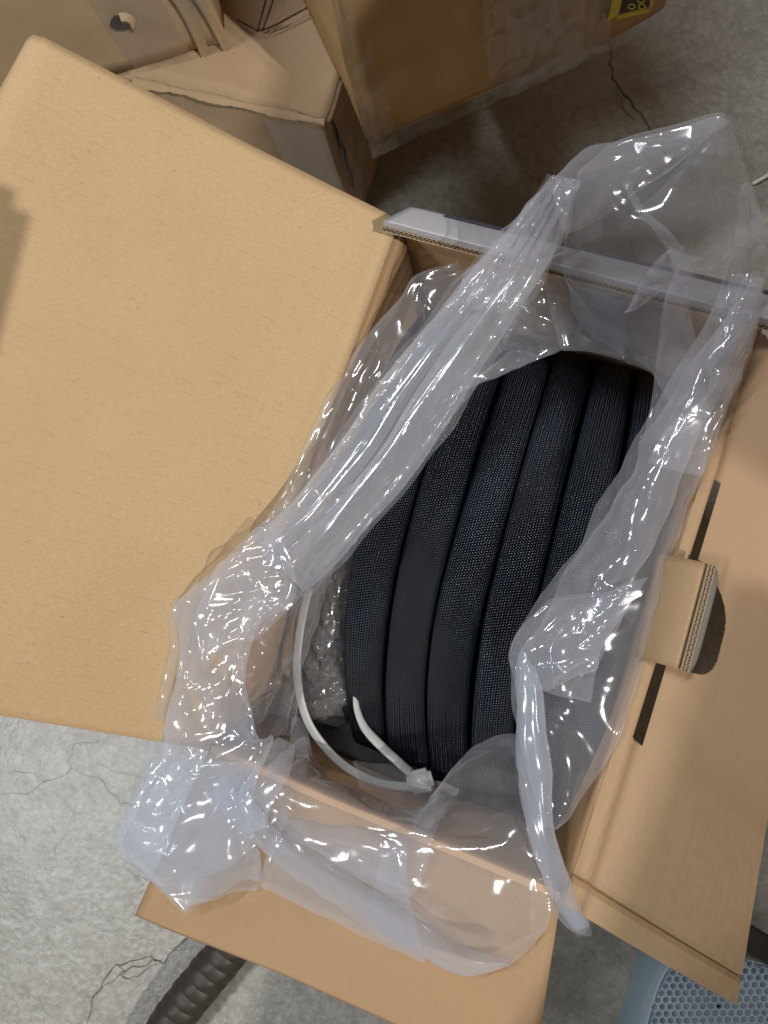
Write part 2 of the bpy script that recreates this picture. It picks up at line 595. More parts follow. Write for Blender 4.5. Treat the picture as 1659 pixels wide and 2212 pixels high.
cracks = [
    ([(1318, 90), (1322, 170), (1350, 205), (1385, 245), (1415, 290), (1440, 345)], 0.0017, 1),
    ([(1330, 185), (1345, 235), (1375, 262)], 0.0007, 2),
    ([(190, 2212), (205, 2150), (222, 2115), (250, 2085), (290, 2072), (320, 2066)], 0.0022, 3),
    ([(205, 2150), (240, 2120), (262, 2098), (300, 2090), (330, 2075), (352, 2078), (380, 2045), (410, 2018), (450, 2008)], 0.0019, 4),
    ([(250, 2085), (268, 2105), (262, 2110), (300, 2108), (340, 2082)], 0.0014, 5),
    ([(320, 2066), (352, 2078)], 0.0018, 6),
    ([(215, 1598), (165, 1608), (150, 1645), (152, 1662), (100, 1690), (60, 1712), (0, 1715)], 0.0012, 7),
    ([(152, 1662), (215, 1680), (262, 1735), (300, 1745), (345, 1790)], 0.0010, 8),
    ([(255, 1870), (330, 1905), (345, 1935), (385, 1958), (430, 1985)], 0.0010, 9),
    ([(100, 1690), (60, 1665), (20, 1672)], 0.0009, 10),
    ([(165, 1740), (150, 1790), (120, 1835), (130, 1890)], 0.0007, 12),
    ([(345, 1760), (335, 1810)], 0.0007, 13),
]
for pix, w, sd in cracks:
    pts = jag(pix, seed=sd)
    r = random.Random(sd)
    w *= (1.1 if sd < 3 else 0.5) if sd < 7 else 0.30
    ws = [w * (0.35 + 0.65 * r.random()) * (0.3 + 0.7 * math.sin(PI * (0.08 + 0.84 * i / (len(pts) - 1)))) for i in range(len(pts))]
    o = link('floor_crack', ribbon('floor_crack', pts, ws, 0.0012, M['crack']), M['crack'])
    tag(o, kind='structure')

# ------------------------------------------------------------------ open box
TH = 0.005
box = thing('open_cardboard_box', 'large open brown cardboard box with its lid folded back and a plastic bag inside', 'cardboard box', (BW / 2, BL / 2, 0))


def noisy(S, amp, scale, seed):
    n = grid_normals(S)
    d = vnoise(S * scale, seed) + 0.5 * vnoise(S * scale * 2.3, seed + 5)
    return S + n * (d * amp)[..., None]


def wall(name, a, b, seed):
    # board between two rim corners, standing on the floor
    a = np.array(a, float); b = np.array(b, float)
    S = quad_grid((*a, 0.003), (*b, 0.003), (*b, BH - 0.004), (*a, BH - 0.004), 24, 20)
    S = noisy(S, 0.0012, 9, seed)
    return slab(name, S, TH, M['kraft_wall'], box)


wall('back_wall', (TH, BL), (BW - TH, BL), 1)
wall('front_wall', (TH, 0), (BW - TH, 0), 2)
wall('left_wall', (0, -TH / 2), (0, BL + TH / 2), 3)
wall('right_wall', (BW, -TH / 2), (BW, BL + TH / 2), 4)
S = quad_grid((TH, TH, 0.007), (BW - TH, TH, 0.007), (BW - TH, BL - TH, 0.007), (TH, BL - TH, 0.007), 12, 12)
slab('bottom', S, TH, M['kraft_wall'], box)

# lid: hinged on the left wall, propped up, turned over into a tuck strip at its far edge
nu, nv = 60, 46
S = np.zeros((nu, nv, 3))
for i in range(nu):
    y = BL * i / (nu - 1)
    th = lid_angle(y)
    for j in range(nv):
        t = j / (nv - 1)
        s = -0.002 + 0.368 * t
        w0 = 0.291
        if s < w0:
            x = s * math.cos(th); z = s * math.sin(th)
            if s < 0.012:
                z += -0.0015 * math.sin(PI * s / 0.012)
        else:
            r = 0.013
            e = s - w0
            ang = min(e / r, 1.25)
            cx = r * math.sin(ang); cz = r * (1 - math.cos(ang))
            rest = max(0, e - r * 1.25)
            cx += rest * math.cos(ang); cz += rest * math.sin(ang)
            # bend downward, in the frame of the lid
            x = w0 * math.cos(th) + cx * math.cos(th) - (-cz) * math.sin(th) * -1
            x = w0 * math.cos(th) + cx * math.cos(th) + cz * math.sin(th)
            z = w0 * math.sin(th) + cx * math.sin(th) - cz * math.cos(th)
        yy = y + 0.004 * math.sin(PI * t) * (1 if i > nu / 2 else -1) * 0
        S[i, j] = (-x, yy, BH + 0.002 + z)
S = noisy(S, 0.0018, 8, 9)
lid = slab('lid', S, TH, M['kraft'], box)

# front flap
FL0 = at(297, 1970, 0.338)
FR0 = at(1150, 2330, 0.345)
S = quad_grid((0.004, -0.001, BH - .0035), (BW - 0.004, -0.001, BH - .0035), FR0, FL0, 40, 60)
for j in range(60):
    v_ = j / 59
    S[:, j, 2] -= 0.007 * max(0, 1 - v_ / 0.07) ** 2
    S[:, j, 1] += 0.0012 * max(0, 1 - v_ / 0.07)
S = noisy(S, 0.0020, 8, 21)
slab('front_flap', S, TH, M['kraft_shaded'], box)

# right flap, with the slot and the standing tongue cut from it
RF0 = at(1590, 2168, 0.405)
RF1 = at(1790, 960, 0.425)
hx0 = BW - 0.002


def right_flap():
    A = np.array((hx0, -0.002, BH)); B = np.array((hx0, BL, BH))
    vs = np.concatenate([np.linspace(0, 1, 101)])
    us = np.linspace(0, 1, 41)
    def pt(u, v):
        p = (A * (1 - v) + B * v) * (1 - u) + (RF0 * (1 - v) + RF1 * v) * u
        p = p.copy()
        p[2] += -0.004 * math.exp(-((u - 0.10) / 0.03) ** 2) + 0.003 * math.sin(PI * u)
        # the folded strip along the front edge
        p[2] += -0.0055 * math.exp(-((v - 0.045) / 0.006) ** 2)
        p[2] += 0.0012 * float(vnoise(np.array(p) * 9, 31))
        return p
    G = np.array([[pt(u, v) for v in vs] for u in us])
    return G, pt, us, vs


G, rpt, us, vs = right_flap()


def in_slot(u, v):
    # u outward 0..1, v along the hinge 0..1
    if 0.285 < v < 0.735 and 0.075 < u < 0.165 - 0.03 * abs(v - 0.48):
        return True
    if 0.433 < v < 0.603:
        c = (v - 0.518) / 0.085
        lim = 0.150 + 0.325 * (1 - abs(c) ** 3.4) ** 0.5
        return 0.075 < u < lim
    return False


def slotted(name, G, mask, th, mat, parent):
    nu, nv = G.shape[:2]
    n = grid_normals(G)
    T = G + n * th / 2; Bm = G - n * th / 2
    V = np.vstack([T.reshape(-1, 3), Bm.reshape(-1, 3)])
    N = nu * nv
    F = []
    cell = np.zeros((nu + 1, nv + 1), bool)
    cell[1:nu, 1:nv] = ~mask
    for i in range(nu - 1):
        for j in range(nv - 1):
            if mask[i, j]: continue
            a, b, c, d = i * nv + j, i * nv + j + 1, (i + 1) * nv + j + 1, (i + 1) * nv + j
            F.append((a, b, c, d)); F.append((d + N, c + N, b + N, a + N))
            if not cell[i + 1, j]: F.append((d, a, a + N, d + N)[::-1] if False else (a, d, d + N, a + N))
            if not cell[i + 1, j + 2]: F.append((c, b, b + N, c + N))
            if not cell[i, j + 1]: F.append((b, a, a + N, b + N))
            if not cell[i + 2, j + 1]: F.append((d, c, c + N, d + N))
    uvs = np.array([[i / nu * 0.13, j / nv * 0.465] for i in range(nu) for j in range(nv)])
    me = mesh(name, V, F, False, np.vstack([uvs, uvs]))
    bm = bmesh.new(); bm.from_mesh(me)
    bmesh.ops.delete(bm, geom=[v for v in bm.verts if not v.link_faces], context='VERTS')
    bmesh.ops.recalc_face_normals(bm, faces=bm.faces)
    bm.to_mesh(me); bm.free()
    return part(name, me, mat, parent)


us2 = np.concatenate([np.linspace(0, 0.56, 85), np.linspace(0.6, 1, 11)])
vs2 = np.concatenate([np.linspace(0, 0.26, 40), np.linspace(0.264, 0.76, 300), np.linspace(0.77, 1, 30)])
G = np.array([[rpt(u, v) for v in vs2] for u in us2])
mask = np.array([[in_slot((us2[i] + us2[i + 1]) / 2, (vs2[j] + vs2[j + 1]) / 2) for j in range(len(vs2) - 1)] for i in range(len(us2) - 1)])
slotted('side_flap', G, mask, TH, M['kraft_shaded'], box)


def fluted_edge(name, a, b, up, th, parent, n=60, depth=0.004):
    """cut end of corrugated board along a-b: two liners and the wavy medium between, up = out of the cut, th along thickness"""
    a = np.array(a, float); b = np.array(b, float); up = np.array(up, float)
    t = (b - a) / np.linalg.norm(b - a)
    up = up - t * (up @ t); up /= np.linalg.norm(up)
    nn = np.cross(t, up)
    L = np.linalg.norm(b - a)
    V, F = [], []
    k = n * 4
    lt = 0.00022
    r = random.Random(5)
    for layer in (0, 1):
        c0 = (-0.5 + 0.5 * layer + 0.25) * th * 0.96
        amp = th * 0.2
        base = len(V)
        per = L / n * (1.0 if layer == 0 else 0.8)
        for i in range(k + 1):
            s = L * i / k
            off = c0 + amp * math.sin(2 * PI * s / per + layer) + r.uniform(-.1, .1) * amp
            for dz in (0, 1):
                for o2 in (-lt, lt):
                    V.append(a + t * s + nn * (off + o2) + up * (dz * 0.0011 + 0.0004))
        for i in range(k):
            q = base + i * 4
            F += [(q + 2, q + 3, q + 7, q + 6), (q, q + 2, q + 6, q + 4), (q + 1, q + 5, q + 7, q + 3)]
    for c0 in (-0.5, 0.0, 0.5):
        base = len(V)
        for i in range(41):
            s = L * i / 40
            for dz in (0, 1):
                for o2 in (-lt * 1.1, lt * 1.1):
                    V.append(a + t * s + nn * (c0 * th * 0.92 + o2) + up * (dz * 0.0013 + 0.0004))
        for i in range(40):
            q = base + i * 4
            F += [(q + 2, q + 3, q + 7, q + 6), (q, q + 2, q + 6, q + 4), (q + 1, q + 5, q + 7, q + 3)]
    me = mesh(name, V, F, False)
    return part(name, me, M['flute'], parent)


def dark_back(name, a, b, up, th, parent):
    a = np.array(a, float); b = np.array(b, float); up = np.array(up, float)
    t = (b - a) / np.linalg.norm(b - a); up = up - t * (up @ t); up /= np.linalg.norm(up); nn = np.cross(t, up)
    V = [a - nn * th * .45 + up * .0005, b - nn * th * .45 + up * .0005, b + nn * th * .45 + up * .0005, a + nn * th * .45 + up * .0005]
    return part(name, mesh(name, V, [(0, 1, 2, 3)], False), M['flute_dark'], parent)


# tongue standing up from the hinge through the slot
TG = [np.array(p) for p in (at(1428, 1198, 0.400), at(1376, 1420, 0.400), at(1468, 1446, 0.428), at(1528, 1218, 0.428))]
S = quad_grid(TG[0], TG[1], TG[2], TG[3], 14, 10)
for i in range(14):
    for j in range(10):
        S[i, j, 2] += 0.004 * math.sin(PI * j / 9)
tongue = slab('tongue', S, 0.0055, M['kraft_shaded'], box)
fluted_edge('cut_edge', TG[3] + (0.0022, 0, 0.0022), TG[2] + (0.0022, 0, 0.0022), np.array((0.42, 0.05, 0.9)), 0.0066, tongue, 17)
dark_back('cut_core', TG[3] + (0.0022, 0, 0.0022), TG[2] + (0.0022, 0, 0.0022), np.array((0.42, 0.05, 0.9)), 0.0066, tongue)
# rolled grey printed liner along the outer side of the tongue
V, F = [], []
n1 = 30
for i in range(n1):
    t = i / (n1 - 1)
    p = TG[3] * (1 - t) + TG[2] * t + np.array((0.0042, 0, 0.0))
    wd = 0.0070 * (1 - abs(2 * t - 1) ** 6 * 0.5)
    for k in range(7):
        a = -0.4 + k / 6 * 2.0
        V.append(p + np.array((0.0015 + wd * math.sin(max(a, 0)) * 1.0 + min(a, 0) * .002, 0, -0.0035 - 0.006 * (1 - math.cos(a)))))
F = grid_faces(n1, 7)
part('printed_edge', mesh('printed_edge', V, F), M['print_grey'], tongue)

# back lip: short strip leaning in over the back wall, printed outside
LH0 = at(888, 452, BH + 0.020); LH1 = at(1668, 638, BH + 0.020)
LF0 = at(828, 484, BH + 0.034); LF1 = at(1672, 700, BH + 0.034)
S = quad_grid(LH0, LH1, LF1, LF0, 50, 10)
for i in range(50):
    for j in range(10):
        S[i, j, 2] += 0.0008 * math.sin(PI * j / 9)
S = noisy(S, 0.0008, 12, 41)
lip = slab('back_lip', S, 0.0045, M['print'], box)
S2 = quad_grid(LH0 + (0, 0, .0005), LH1 + (0, 0, .0005), (BW + 0.03, BL + 0.004, BH - 0.004), (0, BL + 0.004, BH - 0.004), 20, 5)
slab('lip_fold', S2, 0.004, M['print'], box)
upv = (LF0 - LH0) / np.linalg.norm(LF0 - LH0)
e0 = LF0 + upv * .0008; e1 = LF1 + upv * .0008
out_v = upv + np.array((0, 0, 0.55))
dn = np.array((0, 0, -0.0035))
fluted_edge('cut_edge', e0 + dn, e1 + dn, upv + np.array((0, 0, 1.0)), 0.0072, lip, 62)
dark_back('cut_core', e0 + dn, e1 + dn, upv + np.array((0, 0, 1.0)), 0.0072, lip)
# dark printed line along the fold
nrm = np.array((0, 0, 0.0042))
V = []
for i in range(40):
    t = i / 39
    p = (LH0 * (1 - t) + LH1 * t) * 0.90 + (LF0 * (1 - t) + LF1 * t) * 0.10
    q = (LH0 * (1 - t) + LH1 * t) * 1.04 + (LF0 * (1 - t) + LF1 * t) * -0.04
    V += [p + nrm, q + nrm]
part('printed_line', mesh('printed_line', V, [(2 * i, 2 * i + 1, 2 * i + 3, 2 * i + 2) for i in range(4, 39)]), M['print_line'], lip)


# ------------------------------------------------------------------ hose coil
coil = thing('hose_coil', 'black braided hose wound in a standing coil inside the open box', 'hose', (0.16, 0.225, 0.01))
YC, ZC, CA, CB = 0.2295, 0.194, 0.221, 0.162
x0, pitch = 0.0704, 0.0400
cell = 0.0023
prev_u = 0.0
for k in range(6):
    nu, nv = 170, 34
    V = []; UV = []
    xk = x0 + pitch * k
    hw, hh = pitch * 0.485, 0.0120
    ulen = 0
    last = None
    ph = [rnd.uniform(-1, 1) for _ in range(4)]
    pts = []
    for i in range(nu):
        a = 2 * PI * i / (nu - 1)
        y = YC + CA * math.cos(a); z = ZC + CB * math.sin(a)
        yy = y - YC
        x = xk - 0.075 * yy + 0.55 * max(0, -yy - 0.03) ** 2 * 1.6 + 0.0012 * math.sin(3 * a + ph[0])
        # the first turn drops away under the others at the near end
        pts.append(np.array((x, y, z)))
    pts = np.array(pts); pts[-1] = pts[0]
    for i in range(nu):
        a = 2 * PI * i / (nu - 1)
        nrm_ = np.array((0, math.cos(a) / CA, math.sin(a) / CB)); nrm_ /= np.linalg.norm(nrm_)
        side = np.array((1, -0.075, 0)); side /= np.linalg.norm(side)
        if i: ulen += np.linalg.norm(pts[i] - pts[i - 1])
        wv = 1 + 0.05 * math.sin(2 * a * 2 + ph[1]) + 0.03 * math.sin(9 * a + ph[2])
        for j in range(nv):
            b = 2 * PI * j / nv
            cb, sb = math.cos(b), math.sin(b)
            # flattened tube, flat on top
            ex = math.copysign(abs(cb) ** 0.72, cb) * hw * (1 - 0.03 * math.sin(3 * a + ph[0] * 3) ** 2)
            ez = math.copysign(abs(sb) ** 0.72, sb) * hh * wv
            tw = 0.16 * math.sin(3.3 * a + ph[2] * 4) + 0.10 * math.sin(7.1 * a + ph[1] * 5)
            ez += tw * ex * 0.8
            V.append(pts[i] + side * ex + nrm_ * (ez + 0.0014 * math.sin(3.1 * cb + ph[3] + 2.0 * math.sin(2 * a))))
            UV.append((ulen / cell, 0))
    per = 46
    prof_ = []
    for j in range(nv + 1):
        b = 2 * PI * j / nv
        cb, sb = math.cos(b), math.sin(b)
        prof_.append((math.copysign(abs(cb) ** 0.72, cb) * hw, math.copysign(abs(sb) ** 0.72, sb) * hh))
    cum_ = [0]
    for j in range(nv):
        cum_.append(cum_[-1] + math.dist(prof_[j], prof_[j + 1]))
    F = grid_faces(nu, nv, True)
    me = mesh('hose_turn', V, F)
    l = me.uv_layers.new(name='uv')
    fi = 0
    uvd = []
    for f in F:
        for c, vi in enumerate(f):
            j = vi % nv
            if c in (1, 2) and j == 0: j = nv
            uvd += [UV[vi][0], cum_[j] / cum_[-1] * per]
    l.data.foreach_set('uv', uvd)
    o = part('hose_turn', me, M['braid'], coil)

# inner turns seen edge-on at the near left end
V = []; F = []
nu, nv = 120, 18
for q, (xq, sc) in enumerate(((0.078, 0.84), (0.115, 0.84), (0.152, 0.84))):
    base = len(V)
    for i in range(nu):
        a = 2 * PI * i / nu
        c = np.array((xq, YC + (CA * sc) * math.cos(a), ZC + (CB * sc - .006) * math.sin(a)))
        nn_ = np.array((0, math.cos(a), math.sin(a)))
        for j in range(nv):
            b = 2 * PI * j / nv
            V.append(c + np.array((math.cos(b) * 0.018, 0, 0)) + nn_ * math.sin(b) * 0.014)
    for i in range(nu):
        for j in range(nv):
            F.append((base + i * nv + j, base + i * nv + (j + 1) % nv, base + ((i + 1) % nu) * nv + (j + 1) % nv, base + ((i + 1) % nu) * nv + j))
part('inner_turns', mesh('inner_turns', V, F), M['black'], coil)


# ------------------------------------------------------------------ tubes
def catmull(pts, n):
    pts = np.asarray(pts, float)
    m_ = len(pts)
    if m_ == 2:
        t = np.linspace(0, 1, n)[:, None]
        return pts[0] * (1 - t) + pts[1] * t
    ext = np.vstack([2 * pts[0] - pts[1], pts, 2 * pts[-1] - pts[-2]])
    out = []
    for s in np.linspace(0, m_ - 1 - 1e-9, n):
        i = int(s); t = s - i
        p0, p1, p2, p3 = ext[i], ext[i + 1], ext[i + 2], ext[i + 3]
        out.append(0.5 * ((2 * p1) + (-p0 + p2) * t + (2 * p0 - 5 * p1 + 4 * p2 - p3) * t * t + (-p0 + 3 * p1 - 3 * p2 + p3) * t ** 3))
    return np.array(out)


def tube(name, pts, rad, n=60, k=12, flat=1.0, up=(0, 0, 1), caps=True):
    C_ = catmull(pts, n)
    T = np.gradient(C_, axis=0); T /= np.linalg.norm(T, axis=1, keepdims=True)
    up = np.array(up, float)
    V = []
    for i in range(n):
        s = np.cross(T[i], up); s /= np.linalg.norm(s) + 1e-9
        w = np.cross(s, T[i])
        r = rad(i / (n - 1)) if callable(rad) else rad
        for j in range(k):
            a = 2 * PI * j / k
            V.append(C_[i] + s * math.cos(a) * r + w * math.sin(a) * r * flat)
    F = grid_faces(n, k, True)
    if caps:
        F += [tuple(range(k)), tuple(range((n - 1) * k, n * k))[::-1]]
    return mesh(name, V, F)


# cable tie
tie = thing('cable_tie', 'loose white plastic cable tie looped round the near end of the hose coil', 'cable tie', tuple(at(905, 1688, 0.30)))
p1 = [at(*q) for q in ((668, 1270, .335), (652, 1340, .335), (642, 1420, .332), (646, 1495, .33), (668, 1565, .325), (712, 1625, .318), (765, 1668, .312), (830, 1694, .305), (900, 1700, .300))]
part('strap', tube('strap', p1, 0.0038, 70, 12, 0.30), M['tie'], tie)
p2 = [at(*q) for q in ((767, 1495, .318), (772, 1535, .318), (790, 1575, .316), (830, 1618, .312), (865, 1650, .306), (905, 1686, .302))]
part('strap', tube('strap', p2, lambda t: 0.0022 + 0.0024 * min(1, t * 2), 50, 10, 0.45, up=(0.2, 0.6, 0.8)), M['tie'], tie)
p3 = [at(*q) for q in ((905, 1690, .301), (930, 1694, .298), (958, 1700, .290), (985, 1712, .275))]
part('tail', tube('tail', p3, 0.0042, 20, 10, 0.4), M['tie'], tie)
bm = bmesh.new()
bmesh.ops.create_cube(bm, size=1)
for v in bm.verts:
    v.co.x *= 0.022; v.co.y *= 0.019; v.co.z *= 0.017
bmesh.ops.bevel(bm, geom=bm.edges[:], offset=0.0035, segments=3, affect='EDGES')
me = bpy.data.meshes.new('head'); bm.to_mesh(me); bm.free()
me.polygons.foreach_set('use_smooth', [True] * len(me.polygons))
hc = at(908, 1686, 0.316)
me.transform(Matrix.Translation(Vector(hc)) @ Matrix.Rotation(math.radians(35), 4, 'Z'))
part('head', me, M['tie'], tie)


# ------------------------------------------------------------------ film: sheets relaxed as slack plastic
def film(rows, nu, nv, seed, slack=0.05, keep=0.012, crump=0.004, iters=90, closed=False, pin=True, creases=30, cscale=0.05, su=1.0, sv=1.0, stiff=0.085, curl=0.0018, wob=0.0013, axis=None, fa=1.0):
    ctrl = [np.array([P(q) for q in r]) for r in rows]
    across = np.array([catmull(c, nv) for c in ctrl])
    S = np.zeros((nu, nv, 3))
    for j in range(nv):
        S[:, j] = catmull(across[:, j], nu)
    r = np.random.default_rng(seed)
    n = grid_normals(S)
    if wob:
        S = S + np.stack([vnoise(S * 22 + 3, seed + 20), vnoise(S * 22 + 9, seed + 21), 0.5 * vnoise(S * 22 + 5, seed + 22)], -1) * wob
        S = S + np.stack([vnoise(S * 75 + 3, seed + 23), vnoise(S * 75 + 9, seed + 24), 0 * S[..., 0]], -1) * wob * 0.25
    if curl:
        sg = 1 if n[..., 2].mean() > 0 else -1
        dv_ = np.linalg.norm(np.diff(S, axis=1), axis=2).sum(1).mean() / nv
        e = np.minimum(np.arange(nv), np.arange(nv)[::-1]) * dv_
        S = S - sg * n * (curl * np.clip(1 - e / 0.005, 0, 1) ** 2)[None, :, None]
        du_ = np.linalg.norm(np.diff(S, axis=0), axis=2).sum(0).mean() / nu
        e = np.minimum(np.arange(nu), np.arange(nu)[::-1]) * du_
        S = S - sg * n * (curl * np.clip(1 - e / 0.005, 0, 1) ** 2)[:, None, None]
    lu = np.linalg.norm(np.diff(S, axis=0), axis=2)
    lv = np.linalg.norm(np.diff(S, axis=1), axis=2)
    Lu, Lv = lu.sum(0).mean(), lv.sum(1).mean()
    uu, vv = np.meshgrid(np.linspace(0, Lu, nu), np.linspace(0, Lv, nv), indexing='ij')
    # faceted crumple: triangle waves in several directions, each strong only in patches
    fac_ = np.zeros((nu, nv))
    wp = vnoise(S * 11 + 2, seed + 40); wq = vnoise(S * 11 + 17, seed + 41)
    for q in range(7):
        a = r.uniform(0, PI)
        lam = r.uniform(0.018, 0.060) * (cscale / 0.07) ** 0.5
        x_ = ((uu + 0.012 * wp) * math.cos(a) + (vv + 0.012 * wq) * math.sin(a)) / lam + r.uniform(0, 1)
        tri = 4 * np.abs(x_ - np.floor(x_) - 0.5) - 1
        md = np.clip(0.25 + 1.6 * vnoise(S * 13 + q * 5, seed + 50 + q), 0, 1)
        fac_ += tri * md * lam / 0.04
    # sharp tent creases, straight as creases in stiff film are
    h = np.zeros((nu, nv))
    for _ in range(creases):
        cu, cv = r.uniform(0, Lu), r.uniform(0, Lv)
        a = r.uniform(0, PI) if axis is None else r.normal(0, axis)
        L = cscale * r.uniform(0.4, 1.5); w = L * r.uniform(0.12, 0.35)
        du, dv = uu - cu, vv - cv
        al = (du * math.cos(a) + dv * math.sin(a)) / L
        ac = (-du * math.sin(a) + dv * math.cos(a)) / w
        ac = ac / np.clip(1 - 0.6 * al, 0.3, 2)
        h += r.choice([-1, 1, 1]) * np.clip(1 - np.abs(ac), 0, 1) * np.clip(1 - al * al, 0, 1) * crump * r.uniform(0.4, 1.3)
    h += crump * 0.7 * vnoise(S * 24, seed) + crump * 0.12 * vnoise(S * 60, seed + 3)
    S = S + n * (fac_ * crump * 0.36 * fa)[..., None]
    edge = np.ones((nu, nv))
    if pin:
        eu = np.minimum(np.arange(nu), np.arange(nu)[::-1]) / (nu * 0.10)
        ev = np.minimum(np.arange(nv), np.arange(nv)[::-1]) / (nv * 0.14)
        edge = np.clip(0.28 + np.minimum(eu[:, None], 1), 0, 1) * (np.clip(0.28 + np.minimum(ev[None, :], 1), 0, 1) if not closed else 1)
    X = S + n * (h * edge)[..., None]
    sl = 1 + slack * (0.4 + 1.2 * r.random())
    slu = 1 + slack * su * (0.2 + 1.3 * (0.5 + 0.5 * vnoise(S[:-1] * 14, seed + 8)))
    slv = 1 + slack * sv * (0.2 + 1.3 * (0.5 + 0.5 * vnoise(S[:, :-1] * 14, seed + 9)))
    ru = lu * slu; rv = lv * slv
    d1 = np.linalg.norm(S[1:, 1:] - S[:-1, :-1], axis=2) * (1 + slack * .8)
    d2 = np.linalg.norm(S[1:, :-1] - S[:-1, 1:], axis=2) * (1 + slack * .8)
    K = keep + (1 - np.clip(edge, 0, 1)) * 0.25
    K = K[..., None]

    def rel(A, B, rest, k):
        d = B - A
        l_ = np.linalg.norm(d, axis=-1, keepdims=True) + 1e-9
        c = d * ((l_ - rest[..., None]) / l_) * 0.5 * k
        A += c; B -= c
    for it in range(iters):
        for s in (0, 1):
            A = X[s:-1:2]; B = X[s + 1::2]; m_ = min(len(A), len(B))
            rel(A[:m_], B[:m_], ru[s::2][:m_], 0.9)
            A = X[:, s:-1:2]; B = X[:, s + 1::2]; m_ = min(A.shape[1], B.shape[1])
            rel(A[:, :m_], B[:, :m_], rv[:, s::2][:, :m_], 0.9)
        for a0 in (0, 1):
            A = X[a0:-1:2, :-1]; B = X[a0 + 1::2, 1:]; m_ = min(len(A), len(B))
            for s in (0, 1):
                rel(A[:m_, s::2], B[:m_, s::2], d1[a0::2][:m_, s::2], 0.5)
            A = X[a0:-1:2, 1:]; B = X[a0 + 1::2, :-1]
            for s in (0, 1):
                rel(A[:m_, s::2], B[:m_, s::2], d2[a0::2][:m_, s::2], 0.5)
        # a little bending stiffness keeps folds a few cells wide
        lap = np.zeros_like(X)
        lap[1:-1] += (X[:-2] + X[2:] - 2 * X[1:-1]) * 0.5
        lap[:, 1:-1] += (X[:, :-2] + X[:, 2:] - 2 * X[:, 1:-1]) * 0.5
        X += lap * stiff
        X += (S - X) * K
    X[..., 2] = np.maximum(X[..., 2], 0.01)
    return X


bag = thing('plastic_bag', 'clear crinkled plastic bag lining the open box, its mouth spread over the flaps', 'plastic bag', (BW / 2, BL / 2, 0.02))


def put_film(name, X, mat, closed=False):
    nu, nv = X.shape[:2]
    me = mesh(name, X.reshape(-1, 3), grid_faces(nu, nv, closed))
    return part(name, me, mat, bag)


def Z(rows, z):
    return [[(q[0], q[1], (z[i] if isinstance(z, (list, tuple)) else z) if len(q) == 2 else q[2]) for q in r] for i, r in enumerate(rows)]


# bag wall on the left, from the spread rim over the lid down beside the hose
rows = [
    [(985, 572, .41), (1020, 600, .39), (1100, 640, .36), (1240, 605, .34)],
    [(900, 590, .006), (960, 650, .40), (1080, 720, .365), (1245, 665, .34)],
    [(862, 645, .006), (930, 720, .40), (1050, 760, .365), (1232, 735, .345)],
    [(800, 715, .006), (860, 800, .405), (960, 850, .37), (1180, 772, .35)],
    [(742, 795, .008), (800, 870, .405), (900, 900, .38), (1095, 766, .355)],
    [(690, 890, .008), (745, 960, .41), (850, 980, .39), (985, 895, .37)],
    [(640, 1000, .008), (690, 1060, .41), (780, 1070, .39), (880, 1042, .37)],
    [(598, 1085, .008), (640, 1140, .41), (720, 1160, .39), (792, 1132, .365)],
    [(552, 1150, .01), (600, 1210, .41), (680, 1220, .38), (722, 1210, .34)],
    [(490, 1210, .01), (560, 1290, .41), (640, 1310, .38), (692, 1330, .33)],
    [(430, 1270, .012), (520, 1370, .41), (600, 1400, .38), (666, 1400, .33)],
    [(372, 1312, .012), (480, 1450, .41), (580, 1470, .38), (652, 1475, .33)],
    [(362, 1430, .012), (445, 1520, .41), (560, 1550, .38), (640, 1550, .33)],
    [(338, 1540, .012), (425, 1600, .41), (550, 1640, .39), (625, 1610, .35)],
    [(305, 1650, .42), (400, 1700, .415), (520, 1720, .41), (600, 1680, .39)],
    [(268, 1760, .40), (380, 1790, .41), (500, 1790, .41), (580, 1760, .40)],
    [(238, 1835, .39), (350, 1860, .40), (470, 1850, .40), (560, 1820, .39)],
    [(318, 1898, .38), (400, 1900, .38), (480, 1880, .38), (560, 1865, .38)],
    [(395, 1977, .375), (440, 1955, .37), (500, 1930, .37), (560, 1920, .37)],
]
put_film('bag_wall', film(rows, 230, 80, 1, slack=0.06, crump=0.0045, creases=90, cscale=0.085), M['film'])

# crumpled second layer at the near left corner
rows = Z([
    [(558, 1138), (600, 1200), (657, 1282)],
    [(455, 1235), (540, 1270), (632, 1302)],
    [(372, 1312), (450, 1345), (560, 1350)],
    [(388, 1390), (450, 1430), (530, 1440)],
    [(375, 1490), (450, 1510), (540, 1520)],
    [(345, 1590), (440, 1590), (560, 1590)],
    [(320, 1680), (430, 1660), (590, 1610)],
    [(270, 1780), (400, 1740), (560, 1680)],
    [(300, 1870), (420, 1820), (540, 1760)],
    [(395, 1970), (450, 1900), (540, 1840)]],
    [.445, .45, .45, .445, .44, .44, .435, .42, .40, .385])
rows[0][2] = (657, 1282, .40)
put_film('bag_fold', film(rows, 130, 60, 2, slack=0.10, crump=0.008, creases=60, cscale=0.09, keep=0.008), M['film_thick'])
rows = Z([[(318, 1650), (420, 1640), (560, 1650)], [(282, 1740), (400, 1740), (545, 1730)], [(246, 1832), (380, 1830), (540, 1800)], [(325, 1895), (420, 1890), (560, 1850)], [(398, 1968), (450, 1945), (565, 1905)]], [.43, .425, .415, .405, .39])
put_film('bag_fold', film(rows, 90, 70, 32, slack=0.10, crump=0.008, creases=44, cscale=0.08, keep=0.008), M['film_thick'])
rows = Z([[(465, 1225), (540, 1180), (600, 1150)], [(420, 1330), (520, 1290), (640, 1280)], [(440, 1450), (480, 1400), (560, 1380)]], [.455, .46, .455])
put_film('bag_fold', film(rows, 60, 50, 33, slack=0.10, crump=0.007, creases=36, cscale=0.05, keep=0.008), M['film'])

